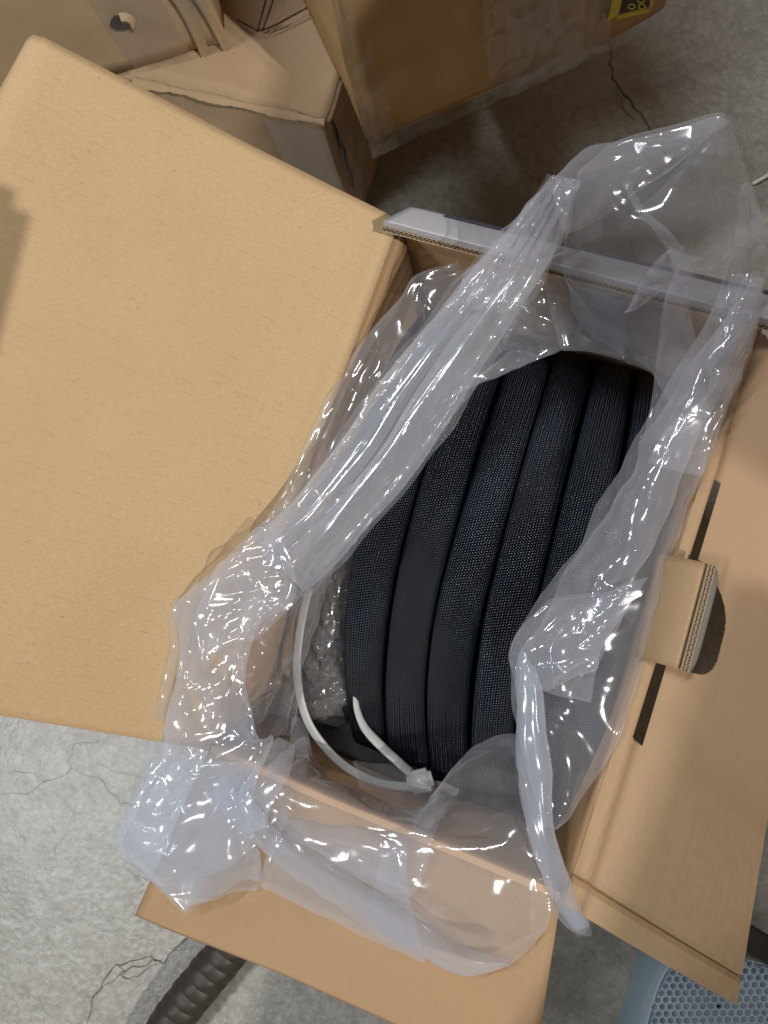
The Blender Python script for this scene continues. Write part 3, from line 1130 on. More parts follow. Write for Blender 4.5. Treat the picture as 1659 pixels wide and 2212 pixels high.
# long doubled cuff lying up the left side
L_ = [(1185, 380), (1095, 490), (1025, 567), (955, 655), (880, 745), (800, 848), (735, 940), (672, 1025), (612, 1095), (562, 1135), (540, 1160)]
R_ = [(1248, 388), (1226, 480), (1192, 570), (1122, 680), (1045, 800), (965, 930), (885, 1043), (812, 1125), (745, 1205), (690, 1262), (655, 1286)]
zc = [.50, .485, .465, .455, .445, .44, .435, .435, .435, .432, .425]
rows = []
for (a, b, z) in zip(L_, R_, zc):
    k = len(rows)
    dz = [0, .014, .020, .009 + .002 * math.sin(k), .022, .012, .003, -.006]
    tt = [0, .10, .30, .46 + .03 * math.sin(k * 1.3), .56 + .03 * math.sin(k * .9), .72, .88, 1]
    rows.append([(a[0] * (1 - t) + b[0] * t, a[1] * (1 - t) + b[1] * t, z + d) for t, d in zip(tt, dz)])
put_film('bag_cuff', film(rows, 190, 70, 3, slack=0.035, crump=0.0035, creases=16, cscale=0.16, su=0.15, axis=0.2, curl=0.005, fa=0.25, stiff=0.08), M['film_thick'])
rows = [[(q[0], q[1], q[2] - (0.004 if i in (0, 7) else 0.028)) for i, q in enumerate(r)] for r in rows]
put_film('bag_cuff', film(rows, 150, 40, 4, slack=0.04, crump=0.004, creases=24, cscale=0.10, axis=0.5), M['film'])
# gathered end of the cuff, finely pleated
rows = []
for k, (a, b, z) in enumerate(zip(L_[:4], R_[:4], zc)):
    rows.append([(a[0] * (1 - t) + b[0] * t, a[1] * (1 - t) + b[1] * t, z + .026 + (.009 if i % 2 else -.004) * (1 - k / 5)) for i, t in enumerate((0.02, .18, .34, .5, .66, .82, .98))])
put_film('bag_pleat', film(rows, 110, 60, 5, slack=0.06, crump=0.004, creases=40, cscale=0.05, axis=0.4, su=0.4), M['film_clear'])

# sheet standing up behind the back lip
rows = [
    [(1245, 374, .50), (1340, 302, .52), (1450, 268, .53), (1550, 241, .54), (1588, 258, .535)],
    [(1235, 430, .49), (1330, 400, .51), (1440, 380, .52), (1530, 350, .53), (1606, 335, .525)],
    [(1222, 500, .47), (1320, 490, .50), (1430, 480, .51), (1540, 460, .51), (1640, 440, .50)],
    [(1215, 560, .455), (1310, 570, .46), (1420, 580, .47), (1540, 580, .48), (1657, 530, .49)],
    [(1222, 620, .43), (1300, 650, .43), (1410, 660, .43), (1520, 670, .44), (1645, 625, .46)],
    [(1238, 690, .38), (1310, 725, .37), (1400, 755, .375), (1500, 765, .40), (1622, 740, .44)],
    [(1300, 735, .35), (1345, 765, .34), (1400, 803, .345), (1460, 880, .385), (1575, 855, .43)]]
put_film('bag_wall', film(rows, 150, 110, 6, slack=0.03, crump=0.0035, creases=40, cscale=0.11, keep=0.01, fa=0.8), M['film'])
# corner folded over at its top
rows = Z([[(1188, 386), (1268, 314), (1400, 288), (1550, 241)],
          [(1195, 420), (1290, 360), (1410, 330), (1568, 262)],
          [(1205, 460), (1290, 425), (1400, 375), (1520, 305)],
          [(1215, 510), (1270, 490), (1340, 445), (1440, 370)]], [.515, .53, .53, .52])
put_film('bag_fold', film(rows, 60, 110, 7, slack=0.02, crump=0.003, creases=14, cscale=0.12, fa=0.5), M['film'])
# strip folded down from it, over the lip and into the box
rows = Z([[(1445, 535), (1475, 545), (1508, 560)],
          [(1455, 600), (1480, 605), (1500, 610)],
          [(1432, 660), (1460, 665), (1490, 665)],
          [(1420, 760), (1465, 770), (1515, 790)],
          [(1408, 860), (1460, 880), (1530, 890)],
          [(1388, 965), (1430, 950), (1500, 930)]], [.50, .485, .465, .43, .41, .40])
put_film('bag_strip', film(rows, 90, 24, 8, slack=0.04, crump=0.003, creases=14, cscale=0.04), M['film'])
rows = Z([[(1345, 395), (1352, 392), (1360, 398)],
          [(1375, 450), (1385, 450), (1398, 452)],
          [(1415, 500), (1430, 500), (1448, 500)],
          [(1450, 560), (1472, 560), (1490, 565)],
          [(1455, 620), (1475, 625), (1500, 610)]], [.535, .53, .525, .51, .49])
put_film('bag_pleat', film(rows, 60, 18, 9, slack=0.08, crump=0.003, creases=12, cscale=0.03), M['film'])
rows = Z([[(1440, 545), (1455, 550), (1480, 560)],
          [(1400, 590), (1430, 595), (1470, 590)],
          [(1375, 630), (1400, 640), (1440, 625)],
          [(1350, 680), (1352, 680), (1356, 680)]], [.50, .485, .46, .43])
put_film('bag_pleat', film(rows, 44, 22, 10, slack=0.08, crump=0.004, creases=12, cscale=0.03), M['film'])
# inner wall hanging below the lip
rows = [[(1210, 590, .405), (1290, 610, .405), (1360, 640, .405), (1450, 670, .405)],
        [(1245, 660, .36), (1300, 690, .365), (1350, 710, .365), (1440, 730, .37)],
        [(1238, 722, .34), (1310, 745, .34), (1350, 770, .335), (1425, 810, .345)]]
put_film('bag_wall', film(rows, 50, 60, 12, slack=0.05, crump=0.005, creases=22, cscale=0.06), M['film'])
rows = [[(1270, 610, .40), (1350, 625, .40), (1440, 655, .40)],
        [(1290, 665, .37), (1350, 690, .37), (1435, 700, .37)],
        [(1320, 735, .35), (1360, 750, .35), (1430, 770, .355)],
        [(1352, 782, .345), (1375, 792, .345), (1412, 808, .35)]]
put_film('bag_fold', film(rows, 44, 40, 13, slack=0.04, crump=0.003, creases=12, cscale=0.05), M['film'])
rows = [[(1170, 600, .40), (1260, 620, .40), (1350, 650, .40)],
        [(1190, 680, .375), (1270, 690, .375), (1350, 715, .375)],
        [(1215, 758, .365), (1275, 762, .365), (1350, 782, .362)]]
put_film('bag_wall', film(rows, 44, 44, 34, slack=0.03, crump=0.003, creases=14, cscale=0.07), M['film_thick'])
# lobe puffed out in front of the back wall
rows = [[(1090, 600, .41), (1150, 590, .41), (1215, 585, .41)],
        [(1080, 660, .395), (1170, 650, .40), (1246, 640, .39)],
        [(1080, 710, .38), (1170, 715, .39), (1245, 700, .375)],
        [(1090, 762, .36), (1180, 772, .36), (1228, 738, .355)]]
put_film('bag_fold', film(rows, 50, 44, 14, slack=0.08, crump=0.005, creases=20, cscale=0.04), M['film'])

# right side: the rim pulled over the right wall
rows = [
    [(1600, 400, .525), (1615, 400, .527), (1630, 405, .525)],
    [(1590, 490, .50), (1620, 490, .505), (1652, 490, .50)],
    [(1560, 600, .47), (1605, 590, .475), (1654, 575, .47)],
    [(1520, 700, .44), (1580, 700, .455), (1632, 690, .45)],
    [(1460, 800, .42), (1535, 800, .445), (1603, 800, .43)],
    [(1400, 890, .40), (1480, 900, .43), (1565, 880, .415)],
    [(1345, 985, .39), (1430, 1000, .425), (1530, 980, .41)],
    [(1295, 1080, .385), (1390, 1100, .42), (1500, 1070, .41)],
    [(1245, 1175, .385), (1360, 1190, .42), (1465, 1160, .41)],
    [(1195, 1245, .385), (1320, 1270, .42), (1437, 1240, .41)],
    [(1145, 1315, .385), (1280, 1345, .42), (1410, 1330, .41)],
    [(1100, 1395, .385), (1240, 1430, .415), (1388, 1430, .41)],
    [(1103, 1480, .385), (1230, 1520, .41), (1362, 1530, .41)],
    [(1118, 1580, .39), (1220, 1610, .41), (1320, 1630, .408)],
    [(1140, 1700, .40), (1200, 1720, .41), (1250, 1745, .408)],
    [(1165, 1790, .405), (1190, 1790, .41), (1205, 1800, .408)]]
put_film('bag_wall', film(rows, 210, 74, 15, slack=0.055, crump=0.005, creases=80, cscale=0.08), M['film'])
rows2 = []
for i, r in enumerate(rows[2:13]):
    a, b, c = r
    sh = 12 + 10 * math.sin(i * 1.7)
    rows2.append([(a[0] + 14 + abs(sh), a[1] - 6, a[2] + .012), ((a[0] + b[0]) / 2 + 30, (a[1] + b[1]) / 2, b[2] + .014), (b[0] + 40 + sh, b[1], b[2] + .006)])
put_film('bag_fold', film(rows2, 170, 40, 16, slack=0.07, crump=0.006, creases=50, cscale=0.08), M['film'])
# bright roll along the outer rim
rows = Z([[(1628, 610), (1645, 600), (1657, 600)],
          [(1570, 690), (1600, 690), (1640, 700)],
          [(1530, 770), (1575, 775), (1620, 770)],
          [(1530, 850), (1565, 860), (1590, 850)],
          [(1440, 930), (1500, 950), (1548, 945)],
          [(1400, 1000), (1460, 1020), (1515, 1030)]], [.49, .475, .46, .45, .44, .435])
put_film('bag_fold', film(rows, 90, 34, 17, slack=0.07, crump=0.006, creases=22, cscale=0.05), M['film'])
# crumpled pocket above the near right corner
rows = Z([[(1190, 1290), (1290, 1280), (1400, 1250)],
          [(1130, 1350), (1240, 1340), (1360, 1310)],
          [(1100, 1410), (1200, 1410), (1300, 1400)],
          [(1108, 1450), (1190, 1455), (1300, 1420)],
          [(1120, 1500), (1185, 1490), (1290, 1450)]], [.435, .44, .44, .44, .43])
put_film('bag_fold', film(rows, 70, 60, 18, slack=0.12, crump=0.007, creases=36, cscale=0.04), M['film'])
# rolled strand running down to the front
cl = [(1128, 1400), (1140, 1470), (1145, 1560), (1150, 1660), (1160, 1760), (1180, 1850), (1215, 1930), (1262, 2010)]
hw_ = [8, 24, 34, 36, 34, 32, 30, 20]
zz = [.435, .44, .44, .435, .43, .42, .40, .385]
rows = []
for i, ((cx, cy), w, z) in enumerate(zip(cl, hw_, zz)):
    nx, ny = (1, 0.05) if i < 5 else (0.86, -0.45)
    rows.append([(cx - w * nx, cy - w * ny, z), (cx - w * nx * .5, cy - w * ny * .5, z + .012), (cx + w * nx * .5, cy + w * ny * .5, z + .012), (cx + w * nx, cy + w * ny, z), (cx + w * nx * .3, cy + w * ny * .3, z - .006), (cx - w * nx * .85, cy - w * ny * .85, z - .004)])
put_film('bag_strand', film(rows, 130, 50, 19, slack=0.03, crump=0.004, creases=24, cscale=0.10, axis=0.25, fa=0.8), M['film_thick'])
rows = Z([[(1190, 1935), (1215, 1925), (1240, 1925)], [(1195, 1975), (1225, 1965), (1262, 1975)], [(1235, 2020), (1258, 2025), (1282, 2030)]], [.40, .40, .39])
put_film('bag_fold', film(rows, 26, 22, 20, slack=0.05, crump=0.002, creases=4, cscale=0.03), M['film'])

# front: bag wall over the front wall and out over the front flap
rows = [
    [(955, 1690, .325), (1010, 1622, .335), (1060, 1592, .345), (1112, 1582, .35)],
    [(900, 1760, .36), (980, 1710, .37), (1060, 1690, .38), (1140, 1690, .39)],
    [(840, 1830, .41), (940, 1810, .415), (1060, 1800, .42), (1165, 1800, .42)],
    [(810, 1900, .012), (930, 1900, .02), (1060, 1900, .02), (1185, 1890, .02)],
    [(800, 1975, .012), (920, 1990, .02), (1050, 1990, .02), (1190, 1960, .02)],
    [(840, 2045, .012), (930, 2078, .012), (1050, 2102, .012), (1160, 2050, .012)]]
put_film('bag_wall', film(rows, 130, 100, 21, slack=0.045, crump=0.005, creases=60, cscale=0.09), M['film'])
rows = [
    [(640, 1640, .34), (720, 1720, .34), (800, 1760, .345), (900, 1770, .35)],
    [(600, 1760, .39), (700, 1790, .395), (800, 1810, .40), (880, 1830, .41)],
    [(575, 1850, .012), (680, 1880, .012), (780, 1900, .012), (880, 1930, .012)],
    [(558, 1920, .01), (690, 1982, .01), (800, 2035, .01), (920, 2085, .01)]]
put_film('bag_wall', film(rows, 100, 100, 22, slack=0.03, crump=0.004, creases=40, cscale=0.09, fa=0.7), M['film_thick'])
rows = [[(655, 1590, .33), (730, 1690, .325), (830, 1735, .325), (960, 1745, .33)], [(585, 1650, .40), (700, 1720, .405), (820, 1775, .405), (940, 1800, .41)], [(540, 1740, .014), (670, 1800, .014), (800, 1850, .014), (920, 1880, .014)], [(560, 1830, .012), (680, 1870, .012), (780, 1910, .012), (890, 1950, .012)]]
put_film('bag_wall', film(rows, 90, 90, 35, slack=0.05, crump=0.005, creases=50, cscale=0.08), M['film'])
# pleats hanging by the cable tie
rows = Z([[(630, 1545), (655, 1560), (672, 1585)], [(625, 1620), (645, 1640), (665, 1650)], [(590, 1700), (615, 1710), (635, 1725)], [(560, 1790), (590, 1800), (600, 1815)]], [.35, .37, .40, .41])
put_film('bag_pleat', film(rows, 50, 20, 23, slack=0.05, crump=0.002, creases=8, cscale=0.04), M['film'])
rows = Z([[(600, 1590), (620, 1600), (640, 1610)], [(545, 1660), (580, 1680), (620, 1680)], [(515, 1720), (550, 1740), (580, 1745)], [(540, 1800), (560, 1795), (575, 1790)]], [.40, .42, .43, .43])
put_film('bag_pleat', film(rows, 50, 24, 24, slack=0.05, crump=0.003, creases=8, cscale=0.04), M['film_thick'])
# inner veil against the front wall
rows = [[(760, 1640, .31), (840, 1650, .30), (890, 1660, .29)], [(780, 1700, .335), (850, 1720, .335), (960, 1720, .34)], [(800, 1770, .38), (880, 1775, .38), (960, 1760, .38)]]
put_film('bag_wall', film(rows, 40, 40, 27, slack=0.05, crump=0.004, creases=12, cscale=0.05), M['film_clear'])
# rolled rim along the front edge
cl = [(470, 1690), (540, 1775), (640, 1860), (760, 1935), (880, 2010), (1000, 2070), (1100, 2090)]
hw_ = [44, 38, 34, 42, 44, 32, 14]
rows = []
for (cx, cy), w in zip(cl, hw_):
    nx, ny = 0.5, -0.86
    rows.append([(cx - w * nx, cy - w * ny, .014), (cx - w * nx * .4, cy - w * ny * .4, .032), (cx + w * nx * .4, cy + w * ny * .4, .032), (cx + w * nx, cy + w * ny, .016)])
put_film('bag_roll', film(rows, 150, 36, 25, slack=0.04, crump=0.006, creases=44, cscale=0.09, axis=0.4, fa=0.5), M['film_thick'])

# ------------------------------------------------------------------ bubble wrap
wrap = thing('bubble_wrap', 'crumpled strip of clear bubble wrap tucked beside the hose coil', 'bubble wrap', (0.04, 0.15, 0.1))
rows = [
    [(700, 1130, .335), (755, 1140, .34), (800, 1145, .325)],
    [(680, 1200, .33), (745, 1205, .345), (790, 1215, .325)],
    [(660, 1290, .325), (720, 1295, .34), (768, 1300, .32)],
    [(640, 1375, .32), (705, 1380, .335), (766, 1385, .315)],
    [(620, 1450, .32), (690, 1455, .33), (757, 1462, .31)],
    [(610, 1510, .315), (680, 1510, .32), (748, 1512, .30)],
    [(600, 1550, .31), (660, 1545, .31), (715, 1538, .295)]]
X = film(rows, 120, 44, 31, slack=0.07, crump=0.004, creases=40, cscale=0.03)
me = mesh('film_sheet', X.reshape(-1, 3), grid_faces(120, 44))
part('film_sheet', me, M['bubble'], wrap)
# one dome shared by all bubbles
V = [(0, 0, 1)]; F = []
for a in range(1, 5):
    for b in range(10):
        t = a / 4 * PI / 2
        V.append((math.sin(t) * math.cos(b / 10 * 2 * PI), math.sin(t) * math.sin(b / 10 * 2 * PI), math.cos(t)))
for b in range(10):
    F.append((0, 1 + b, 1 + (b + 1) % 10))
for a in range(3):
    for b in range(10):
        F.append((1 + a * 10 + b, 11 + a * 10 + b, 11 + a * 10 + (b + 1) % 10, 1 + a * 10 + (b + 1) % 10))
dome = mesh('bubble', V, F)
dome.materials.append(M['bubble_dome'])
nX = grid_normals(X)
if nX[..., 2].mean() < 0: nX = -nX
for i in range(4, 118, 4):
    for jj, j in enumerate(range(3, 42, 7)):
        j2 = min(42, max(1, j + (3 if (i // 4) % 2 else 0) + rnd.choice((-1, 0, 1))))
        p = X[i, j2]; n = nX[i, j2]
        o = bpy.data.objects.new('bubble', dome)
        col.objects.link(o)
        o.parent = wrap
        q = Vector(n).to_track_quat('Z', 'Y').to_matrix().to_4x4()
        s = 0.0054 * rnd.uniform(0.85, 1.15)
        wl = Matrix.Translation(-Vector(wrap.location))
        o.matrix_local = wl @ Matrix.Translation(Vector(p)) @ q @ Matrix.Diagonal((s, s, s * rnd.uniform(.7, 1.0), 1))

# black sheet added to darken the gap beside the hose, below the bubble wrap
liner = thing('dark_fill', 'black sheet added to darken the gap under the bubble wrap beside the hose coil', 'dark fill', (0.05, 0.1, 0.02))
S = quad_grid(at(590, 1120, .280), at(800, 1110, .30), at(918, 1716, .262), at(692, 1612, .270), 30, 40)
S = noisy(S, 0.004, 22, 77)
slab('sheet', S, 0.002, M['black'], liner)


# ------------------------------------------------------------------ closed cartons behind
def carton(name, label, p0, p1, z0, depth, height, mat, seed, dent=0.004, bev=0.006, n=36, flip=1):
    """front bottom edge p0->p1 at height z0; depth goes away from the viewer"""
    p0 = np.array(p0); p1 = np.array(p1)
    ex = (p1 - p0); Lx = np.linalg.norm(ex[:2]); ex = np.array((ex[0], ex[1], 0)) / Lx
    ey = np.array((-ex[1], ex[0], 0)) * flip
    t = thing(name, label, 'cardboard box', tuple(p0))
    bm = bmesh.new()
    bmesh.ops.create_cube(bm, size=1)
    for v in bm.verts:
        v.co = Vector(((v.co.x + .5) * Lx, (v.co.y + .5) * depth, (v.co.z + .5) * height))
    bmesh.ops.bevel(bm, geom=bm.edges[:], offset=bev, segments=2, affect='EDGES')
    bmesh.ops.subdivide_edges(bm, edges=[e for e in bm.edges if e.calc_length() > 0.02], cuts=n, use_grid_fill=True)
    co = np.array([v.co[:] for v in bm.verts])
    W = p0 + co[:, :1] * ex + co[:, 1:2] * ey + co[:, 2:3] * np.array((0, 0, 1))
    d = np.stack([vnoise(W * 9 + 3, seed), vnoise(W * 9 + 11, seed + 1), vnoise(W * 9 + 23, seed + 2)], -1) * dent
    d += np.stack([vnoise(W * 45 + 3, seed + 4), vnoise(W * 45 + 9, seed + 5), vnoise(W * 45 + 5, seed + 6)], -1) * dent * 0.3
    W = W + d
    for v, w in zip(bm.verts, W):
        v.co = Vector(w)
    bmesh.ops.recalc_face_normals(bm, faces=bm.faces)
    me = bpy.data.meshes.new('body'); bm.to_mesh(me); bm.free()
    me.polygons.foreach_set('use_smooth', [True] * len(me.polygons))
    o = part('body', me, mat, t)
    return t, p0, ex, ey, Lx


def patch_on(name, root, p0, ex, up, nrm, quad, off, mat, crump=0.0, seed=0, n=30, slack=0.0):
    """a strip stuck on a face: quad = four (along, height) corners"""
    c = [p0 + ex * a + up * h + nrm * off for a, h in quad]
    S = quad_grid(c[0], c[1], c[2], c[3], n, n)
    if crump:
        d = np.abs(vnoise(S * 30, seed)) + 0.5 * np.abs(vnoise(S * np.array((90, 90, 25)), seed + 1))
        S = S + nrm * (d * crump)[..., None]
    return part(name, mesh(name, S.reshape(-1, 3), grid_faces(n, n)), mat, root)


UP = np.array((0, 0, 1.))
H2 = 0.222
# low carton under the other two
a0 = at(285, 172, H2); b0 = at(702, 262, H2)
ext = (b0 - a0)
a00 = a0 - ext * 0.55
low = carton('sealed_carton', 'low brown carton under the two upper cartons, with a torn dark slit at its corner',
             (a00[0], a00[1], 0.001), (b0[0], b0[1], 0.001), 0, 0.42, H2, M['carton_grey'], 51, 0.004, 0.005)
t_, p0_, ex_, ey_, Lx_ = low
# tape sheen on the short side and on the front
patch_on('tape', t_, p0_, ex_, UP, -ey_, [(Lx_ * .80, .002), (Lx_ * .995, .002), (Lx_ * .995, H2 * .96), (Lx_ * .80, H2 * .96)], 0.006, M['tape'], 0.003, 3)
patch_on('tape', t_, p0_ + ex_ * Lx_, ey_, UP, ex_, [(0.0, .002), (0.12, .002), (0.12, H2 * .7), (0.0, H2 * .85)], 0.006, M['tape'], 0.004, 4)
# torn slit down the corner
V = []
for i in range(14):
    h = H2 * (0.99 - 0.62 * i / 13)
    c = p0_ + ex_ * (Lx_ + 0.006) + ey_ * (0.003 + 0.0015 * math.sin(i * 1.3)) + UP * h
    w = 0.006 * math.sin(PI * (i + .5) / 14) + 0.001
    V += [c, c + ey_ * w + ex_ * 0.0015]
part('torn_slit', mesh('torn_slit', V, [(2 * i, 2 * i + 1, 2 * i + 3, 2 * i + 2) for i in range(13)], False), M['label_dark'], t_)
# frayed ridge along the top front edge
V = []; n_ = 60
for i in range(n_):
    t = 0.36 + 0.64 * i / (n_ - 1)
    c = p0_ + ex_ * Lx_ * t + UP * (H2 + 0.001) - ey_ * 0.001
    wob = 0.0015 * math.sin(i * .31) + rnd.uniform(-.0008, .0008)
    V += [c - ey_ * (0.0045 + wob) - UP * 0.004, c + UP * (0.0012 + rnd.uniform(0, .0008)), c + ey_ * (0.004 + wob) - UP * 0.0010]
part('frayed_edge', mesh('frayed_edge', V, grid_faces(n_, 3)), M['carton_grey'], t_)

# carton at top left, standing on the low one
c0 = at(245, 163, H2 + .004); c1 = at(497, 92, H2 + .004)
e = c1 - c0
c00 = c0 - e * 2.2
tl = carton('sealed_carton', 'worn brown carton at the far left with a dark torn hole in its side', c00, c1, 0, 0.30, 0.62, M['carton_grey'], 61, 0.005, 0.007)
t_, p0_, ex_, ey_, Lx_ = tl
patch_on('tape', t_, p0_, ex_, UP, -ey_, [(Lx_ - .115, .004), (Lx_ - .045, .004), (Lx_ - .040, .335), (Lx_ - .115, .335)], 0.008, M['tape'], 0.003, 5)
patch_on('tape', t_, p0_, ex_, UP, -ey_, [(Lx_ - .035, .004), (Lx_ + .001, .004), (Lx_ - .002, .335), (Lx_ - .030, .335)], 0.009, M['tape'], 0.005, 6)
# folded-over vertical pleat of board by the corner
for k, xx in enumerate((0.036, 0.012)):
    V = []
    for i in range(24):
        h = 0.33 * i / 23 + 0.003
        c = p0_ + ex_ * (Lx_ - xx + 0.003 * math.sin(i * .5 + k)) + UP * h
        V += [c - ey_ * 0.004, c - ey_ * (0.011 + 0.001 * math.sin(i)), c + ex_ * 0.006 - ey_ * 0.009, c + ex_ * 0.010 - ey_ * 0.003]
    part('pleat', mesh('pleat', V, grid_faces(24, 4)), M['carton_grey'], t_)
# the hole, a torn opening with a curl of board
hc_ = None
V = []; F = []
_d = Rn @ np.array([(262 - PW / 2) / PF, (PH / 2 - 38) / PF, -1.])
_q = CAM + _d * (((p0_ - CAM) @ ey_) / (_d @ ey_))
hx, hh_ = (_q - p0_) @ ex_, _q[2] - p0_[2]
c = p0_ + ex_ * hx + UP * hh_ - ey_ * 0.0085
M['tear'] = simple('torn_board_shadow', (0.055, 0.036, 0.02), 0.95, 0.05, 200)
prof = [(-.018, .004), (-.012, .013), (-.003, .019), (.003, .016), (-.004, .007), (-.004, -.001), (.006, -.005), (.018, -.006), (.010, -.011), (-.003, -.011), (-.014, -.007)]
V = [c] + [c + ex_ * a * .72 + UP * b * .72 for a, b in prof]
F = [(0, 1 + i, 1 + (i + 1) % len(prof)) for i in range(len(prof))]
part('torn_hole', mesh('torn_hole', V, F, False), M['tear'], t_)
V = []
for i in range(8):
    a = -0.6 + i / 7 * 2.2
    for j in range(5):
        r_ = 0.004 + j * 0.0022
        V.append(c + ex_ * (0.004 + r_ * math.cos(a)) + UP * (0.003 + r_ * math.sin(a)) - ey_ * (0.001 + 0.007 * math.sin(j / 4 * PI)))
part('curled_board', mesh('curled_board', V, grid_faces(8, 5)), M['carton_grey'], t_)

# large carton overhanging at top centre
d0 = at(800, 322, H2 + .004); d1 = at(1445, 28, H2 + .004)
tr_ = carton('sealed_carton', 'large brown taped carton overhanging at the top centre with a yellow and black corner mark', d0, d1, 0, 0.36, 0.37, M['carton_warm'], 71, 0.004, 0.008)
t_, p0_, ex_, ey_, Lx_ = tr_
fr_ = [(Lx_ * .40, .004), (Lx_ * .78, .004), (Lx_ * .76, .35), (Lx_ * .34, .35)]
patch_on('tape', t_, p0_, ex_, UP, -ey_, fr_, 0.0075, M['tape'], 0.006, 7, 60)
patch_on('tape', t_, p0_, ex_, UP, -ey_, [(Lx_ * .46, .004), (Lx_ * .70, .006), (Lx_ * .60, .35), (Lx_ * .40, .35)], 0.012, M['tape'], 0.007, 9, 60)
patch_on('tape', t_, p0_, ex_, UP, -ey_, [(-.002, .000), (Lx_ * .97, .000), (Lx_ * .97, .022), (-.002, .026)], 0.0095, M['tape'], 0.004, 8, 60)
patch_on('tape', t_, p0_, ex_, UP, -ey_, [(-.002, .0), (.030, .0), (.018, .35), (-.002, .35)], 0.0095, M['tape'], 0.003, 12, 60)
# yellow and black printed corner mark with digits
ox = None


def mark(name, quads, mat, off):
    V = []; F = []
    for q in quads:
        b = len(V)
        V += [p0_ + ex_ * a + UP * h - ey_ * off for a, h in q]
        F.append(tuple(range(b, b + len(q))))
    part(name, mesh(name, V, F, False), mat, t_)


def on_face(px, py):
    """(along, height) on the carton's front where this detail is seen"""
    o_ = CAM; d_ = Rn @ np.array([(px - PW / 2) / PF, (PH / 2 - py) / PF, -1.])
    n_ = ey_
    s = ((p0_ - ey_ * 0.013 - o_) @ n_) / (d_ @ n_)
    q = o_ + d_ * s
    return ((q - p0_) @ ex_, q[2] - p0_[2])


f_ = on_face
mark('printed_mark', [[f_(1313, 46), f_(1345, -2), f_(1362, -60), f_(1352, -60), f_(1333, 10)][:0] or [f_(1312, 46), f_(1332, 42), f_(1352, -40), f_(1330, -40)],
                      [f_(1312, 46), f_(1400, 26), f_(1404, 18), f_(1328, 34)],
                      [f_(1404, 18), f_(1400, 26), f_(1412, 6), f_(1412, -40), f_(1406, -40), f_(1406, 4)]], M['yellow'], 0.0135)
mark('printed_mark', [[f_(1338, 30), f_(1402, 14), f_(1404, -40), f_(1356, -40)]], M['label_dark'], 0.0132)
mk = []
for cx in (1362, 1384):
    for cy in (13, -1):
        ring = []
        for k in range(10):
            a = k / 10 * 2 * PI; b = (k + 1) / 10 * 2 * PI
            mk.append([f_(cx + 9 * math.cos(a) + cy * .15, cy + 7 * math.sin(a)), f_(cx + 9 * math.cos(b) + cy * .15, cy + 7 * math.sin(b)),
                       f_(cx + 5.5 * math.cos(b) + cy * .15, cy + 3.8 * math.sin(b)), f_(cx + 5.5 * math.cos(a) + cy * .15, cy + 3.8 * math.sin(a))])
mk = mk[:10] + mk[20:]
mark('printed_digits', mk, M['yellow'], 0.0137)

# unseen cartons added to block the lamps and shade the far floor and right flap
carton('sealed_carton', 'unseen light blocker added as a tall plain brown carton beyond the top edge', (-0.60, 1.55, 0.001), (1.1, 1.55, 0.001), 0, 0.5, 1.25, M['carton'], 81, n=8)
carton('sealed_carton', 'unseen light blocker added as a tall plain brown carton past the pale blue seat pad', (1.0, -0.95, 0.001), (1.5, -0.95, 0.001), 0, 0.93, 1.42, M['carton'], 82, n=8)
carton('sealed_carton', 'unseen light blocker added as the tallest plain brown carton beyond the right edge', (1.0, 0.035, 0.001), (1.5, 0.035, 0.001), 0, 1.0, 1.82, M['carton'], 83, n=8)

# bent wire lying on the low carton
wr_ = thing('bent_wire', 'dark bent wire handle lying on top of the low carton between the two upper cartons', 'wire', tuple(at(558, 66, H2 + .006)))
zz_ = H2 + 0.010
part('wire', tube('wire', [at(512, 42, zz_), at(535, 55, zz_), at(556, 67, zz_)], 0.0011, 12, 6), M['wire'], wr_)
part('wire', tube('wire', [at(556, 67, zz_), at(590, 56, zz_), at(650, 24, zz_), at(680, 8, zz_)], 0.0011, 16, 6), M['wire'], wr_)
part('wire', tube('wire', [at(556, 67, zz_), at(566, 30, zz_ + .01), at(580, -20, zz_ + .03)], 0.0011, 12, 6), M['wire'], wr_)
part('wire', tube('wire', [at(566, 66, zz_), at(580, 30, zz_ + .01), at(596, -20, zz_ + .03)], 0.0011, 12, 6), M['wire'], wr_)

# ------------------------------------------------------------------ ribbed duct hose at the bottom
duct = thing('ribbed_hose', 'black ribbed flexible hose coming out from beneath the front flap', 'hose', tuple(at(400, 2150, 0.0)))
C_ = catmull([at(545, 1985, .03), at(487, 2060, .03), at(437, 2120, .03), at(382, 2190, .03), at(325, 2280, .03), at(285, 2360, .03)], 420)
T = np.gradient(C_, axis=0); T /= np.linalg.norm(T, axis=1, keepdims=True)
V = []; kk = 32
sl_ = np.concatenate([[0], np.cumsum(np.linalg.norm(np.diff(C_, axis=0), axis=1))])
for i in range(420):
    s = np.cross(T[i], UP); s /= np.linalg.norm(s); w = np.cross(s, T[i])
    for j in range(kk):
        a = 2 * PI * j / kk
        ph = sl_[i] / 0.0165 + a / (2 * PI)
        rr = 0.0245 + 0.0017 * (abs(math.sin(PI * ph)) ** 0.6) + 0.0005 * math.sin(7 * a + i * .1)
        V.append(C_[i] + s * math.cos(a) * rr + w * math.sin(a) * rr)
part('hose_body', mesh('hose_body', V, grid_faces(420, kk, True)), M['ribbed'], duct)

